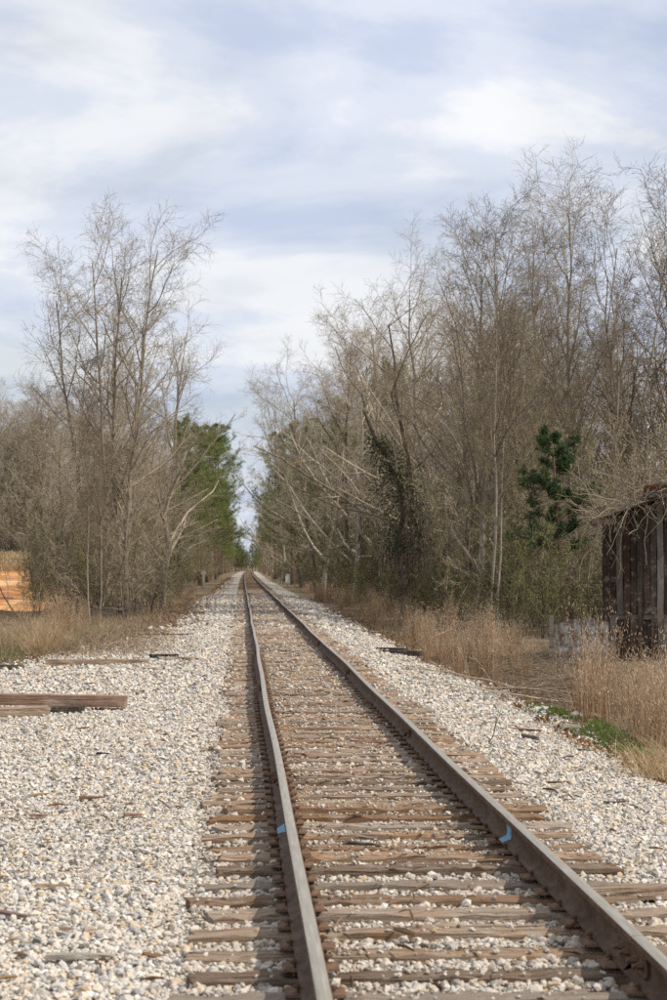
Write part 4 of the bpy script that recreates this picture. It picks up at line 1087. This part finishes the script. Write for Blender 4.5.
def clump(name, seed, n, h, w, mat, lean=(.05, .35), fluff=90):
    r = np.random.default_rng(seed); T = Tubes()
    base = np.stack([r.normal(0, w, n), r.normal(0, w, n), np.full(n, -.03)], -1)
    V, q, C = blades(r, base, h * (.3 + .85 * r.random(n) ** .8), r.uniform(*lean, n), r.uniform(.005, .010, n))
    T.faces(V, q)
    f = Tubes(); pts = C[r.integers(0, n, fluff * 9), r.integers(3, 5, fluff * 9)] + r.normal(0, .025, (fluff * 9, 3)) * [1, 1, 2.2]
    # plumes: short upright flecks
    dd = norm(r.normal(0, .35, (len(pts), 3)) + [0, 0, 1]); ss = norm(np.cross(dd, r.normal(size=dd.shape))); L = r.uniform(.02, .06, (len(pts), 1))
    Vf = np.stack([pts, pts + dd * L * .5 + ss * .0035, pts + dd * L, pts + dd * L * .5 - ss * .0035], 1).reshape(-1, 3)
    f.faces(Vf, np.arange(len(Vf)).reshape(-1, 4))
    PROTO[name] = [('blades', T.mesh('blades', mat, True)), ('plumes', f.mesh('plumes', MAT_PLUME if mat is MAT_SEDGE else mat, False))]
clump('sedge_a', 1, 95, 1.10, .11, MAT_SEDGE, (.02, .26)); clump('sedge_b', 2, 70, .95, .14, MAT_SEDGE, (.02, .36)); clump('sedge_c', 3, 85, 1.2, .09, MAT_SEDGE, (.02, .24))
clump('arch', 4, 220, 1.15, .12, MAT_STRAW, (.25, .75), 30); clump('tuft', 5, 90, .55, .14, MAT_STRAW, (.1, .6), 20)
clump('dull_a', 6, 150, .8, .22, MAT_DULL, (.05, .5), 30); clump('heap', 7, 260, .75, .25, MAT_STRAW, (.3, .95), 10)
def sedges(spots, label, group, name='broomsedge_clump', protos=('sedge_a', 'sedge_b', 'sedge_c')):
    fewer = len(spots) <= 15
    if fewer: spots = sorted(spots, key=lambda q: q[0] / q[1])
    for i, (X, Y, s) in enumerate(spots): place(protos[i % len(protos)], name, X, Y, label + (', %s from left' % ORD[i] if fewer else ''), 'grass clump', group, s=s, sz=s * RNG.uniform(.88, 1.12))
sedges([(px(x, d), d, s) for x, d, s in [(581, 29.0, .85), (590, 28.2, 1.12), (598, 28.8, 1.22), (603, 30.0, .95), (619, 28.4, .88), (628, 30.0, .7)]], 'tall tan broomsedge clump standing before the board shed', 'broomsedge before the shed')
sedges([(px(x, d), d, s) for x, d, s in [(641, 25.6, .90), (652, 24.6, 1.08), (660, 25.0, 1.2), (672, 24.2, 1.1), (666, 26.4, 1.2)]], 'tall tan broomsedge clump at the right frame edge', 'broomsedge at the right edge')
sedges([(px(x, 40), d, s) for x, d, s in ((436, 42, .75), (448, 38, .9), (459, 43, 1.15), (470, 46, .8), (479, 39, 1.1), (485, 41, .95), (497, 45, 1.2), (505, 37.5, .8), (517, 42, 1.05))], 'tan broomsedge clump right of the dark timbers, before the wood', 'broomsedge before the thicket')
sp = []
for i in range(76):
    Y = 43 + 120 * (i / 76) ** 1.3; sp.append((RNG.uniform(4.9, 7.4), Y, RNG.uniform(.5, 1.2)))
sedges(sp, 'tan broomsedge clump in the strip between gravel and right wood', 'broomsedge strip on the right')
place('heap', 'dry_grass_heap', px(657, 19.6), 19.6, 'matted grey dry grass heap at the lower right edge', 'grass clump', s=.85)
place('heap', 'dry_grass_heap', px(670, 20.6), 20.6, 'second matted dry grass heap partly cut by the right edge', 'grass clump', s=.9)
place('arch', 'arching_grass', px(40, 44.5), 44.5, 'golden arching grass clump on the left verge', 'grass clump', s=1.0)
place('arch', 'arching_grass', px(53, 45.5), 45.5, 'golden arching grass clump next to the tall plumes on the left', 'grass clump', s=.95)
sedges([(px(x, d), d, s) for x, d, s in [(63, 60, 1.05), (70, 62, 1.2), (78, 60, 1.0), (58, 64, 1.1), (50, 66, 1.1), (86, 62, .9)]], 'tall pale plume grass before the left thicket', 'plume grass on the left verge')
sp = [(px(RNG.uniform(-10, 108), Y), Y, RNG.uniform(.45, .9)) for Y in RNG.uniform(44, 72, 30)]
sedges(sp, 'straw-coloured grass tuft on the left verge', 'straw tufts on the left verge', 'grass_tuft', ('tuft', 'dull_a', 'sedge_b', 'tuft'))
sp = [(px(RNG.uniform(172, 197), Y), Y, RNG.uniform(.6, 1.05)) for Y in RNG.uniform(95, 160, 22)]
sedges(sp, 'golden grass tuft around the marker post', 'golden grass by the marker post', 'grass_tuft', ('sedge_a', 'tuft', 'sedge_b'))

def turf(name, label, r, X, Y, L, lean, w, mat):
    base = np.stack([X, Y, ground_z(X, Y) - .01], -1)
    V, q, C = blades(r, base, L, lean, w, 4)
    o = link(name, mesh_np(name, V, q, mat, True)); tag(o, label, 'grass', kind='stuff'); return o
r = np.random.default_rng(17)
# left verge mat
n = 26000; Y = 36 + 84 * r.random(n) ** 1.2; X = r.uniform(-11, -1.4, n)
le = left_edge(Y); den = wob(X * 1.6, Y * 1.2) * .35 + .5
k = (X < le + 1.1) & (X > px(-30, Y)) & ((X < le - .2) | (r.random(n) < np.clip(den - .28, 0, .5) * np.clip((le + 1.4 - X) / 1.4, 0, 1)))
X, Y = X[k], Y[k]; n = len(X)
turf('dry_grass', 'dull tan dry grass mat on the left verge', r, X, Y, r.uniform(.06, .26, n), r.uniform(.2, .9, n), r.uniform(.008, .016, n), MAT_DULL)
# isolated grass islands on the gravel
n = 9000; cx = r.choice([-2.9, -3.6, -2.5, -4.3, -3.3, -2.2], n); cy = r.choice([46, 52, 57, 43.5, 63, 49], n)
X = cx + r.normal(0, .45, n); Y = cy + r.normal(0, 1.5, n)
turf('dry_grass', 'dry grass islands scattered over the left gravel', r, X, Y, r.uniform(.05, .2, n), r.uniform(.3, .9, n), r.uniform(.008, .015, n), MAT_DULL)
# left verge green part
n = 1500; Y = r.uniform(40, 56, n); X = px(r.uniform(-30, 26, n), Y)
turf('green_grass', 'green grass mixed in the left verge', r, X, Y, r.uniform(.05, .18, n), r.uniform(.1, .6, n), r.uniform(.008, .014, n), MAT_LEAF_L)
# far left field
n = 9000; Y = r.uniform(150, 255, n); X = px(r.uniform(-40, 60, n), Y)
k = r.random(n) < .3; Y = np.where(k, r.uniform(143, 156, n), Y); X = np.where(k, px(r.uniform(-40, 60, n), Y), X)
turf('field_grass', 'pale dry grass of the field behind the clay road', r, X, Y, r.uniform(.4, 1.0, n), r.uniform(.1, .5, n), r.uniform(.03, .06, n), MAT_STRAW)
# right strip
n = 24000; Y = 17 + 120 * r.random(n) ** 1.6; X = r.uniform(3.9, 8.4, n); re = right_edge(Y)
k = (X > re - .1 + np.abs(r.normal(0, .25, n))) & (X < px(690, Y)) & ~((Y > 22) & (Y < 32) & (X < 5.3)); X, Y = X[k], Y[k]; n = len(X)
turf('dry_grass', 'dull brown dry grass strip along the right wood', r, X, Y, r.uniform(.05, .22, n), r.uniform(.25, .95, n), r.uniform(.006, .013, n), MAT_DULL)
# green patch
n = 7000; a = r.uniform(0, 2 * np.pi, n); q_ = np.sqrt(r.random(n))
X = 4.80 + .52 * q_ * np.cos(a) + .02 * (q_ * 4.8 * np.sin(a)); Y = 27.0 + 4.8 * q_ * np.sin(a)
k = (wob(X * 4, Y * 3) > -.55) & (X > right_edge(Y) - .35); X, Y = X[k], Y[k]; n = len(X)
turf('green_patch', 'bright green mossy grass patch beside the right gravel', r, X, Y, r.uniform(.02, .07, n), r.uniform(.2, .9, n), r.uniform(.006, .011, n), MAT_GREEN)
# leaf litter
def litter(name, label, X, Y, size, r):
    T = Tubes(); leaves(r, np.stack([X, Y, ground_z(X, Y) + r.uniform(.005, .05, len(X))], -1), size, T, .7)
    o = link(name, T.mesh(name, MAT_LEAF_B, False)); tag(o, label, 'leaf litter', kind='stuff')
n = 9000; Y = 17 + 80 * r.random(n) ** 1.5; X = right_edge(Y) + np.abs(r.normal(0, .9, n)) - .25
k = ~((Y > 22.5) & (Y < 31.5) & (X > 4.4)) | (r.random(n) < .15); X, Y = X[k], Y[k]
litter('leaf_litter', 'dead brown leaves along the right gravel edge', X, Y, .07, r)
n = 1300; Y = r.uniform(95, 330, n); X = left_edge(Y) + r.uniform(-.4, 1.6, n) * r.random(n) + bend(Y)
litter('leaf_litter', 'dark dead leaves strewn over the far left gravel', X, Y, .14, r)
n = 5000; Y = r.uniform(38, 100, n); X = left_edge(Y) - np.abs(r.normal(0, 1.2, n)) + .5
litter('leaf_litter', 'dead brown leaves along the left gravel edge', X, Y, .08, r)


def bits(label, X, Y, Z, size, seed):
    r = np.random.default_rng(seed); T = Tubes(); n = len(X)
    d = norm(np.stack([r.normal(size=n), r.normal(size=n), r.normal(0, .12, n)], -1)); L = size * r.lognormal(0, .5, n)
    p = np.stack([X, Y, Z], -1)
    T.add(np.stack([p, p + d * L[:, None] * .5 + [0, 0, .006], p + d * L[:, None]], 1), np.repeat((L * .07)[:, None], 3, 1) * np.array([.6, 1, .5]), 4, cap=True)
    o = link('bark_bits', T.mesh('bark_bits', MAT_LEAF_B, False)); tag(o, label, 'debris', kind='stuff')
r = np.random.default_rng(23)
n = 420; Y = 8 + 40 * r.random(n) ** 1.3; X = r.uniform(-1, 0, n) * np.minimum(.13 * Y, 4.2) - .3
bits('tiny bark bits and twig pieces strewn on the left gravel', X, Y, ground_z(X, Y) + .03, .06, 1)
n = 420; Y = 13 + 40 * r.random(n) ** 1.2; X = r.uniform(2.6, 4.5, n)
bits('tiny bark bits and twig pieces strewn on the right gravel', X, Y, ground_z(X, Y) + .03, .06, 2)
n = 480; Y = 8 + 45 * r.random(n) ** 1.3; X = r.uniform(.42, 1.7, n)
bits('wood splinters strewn between the rails', X, Y, np.full(n, .012), .06, 3)
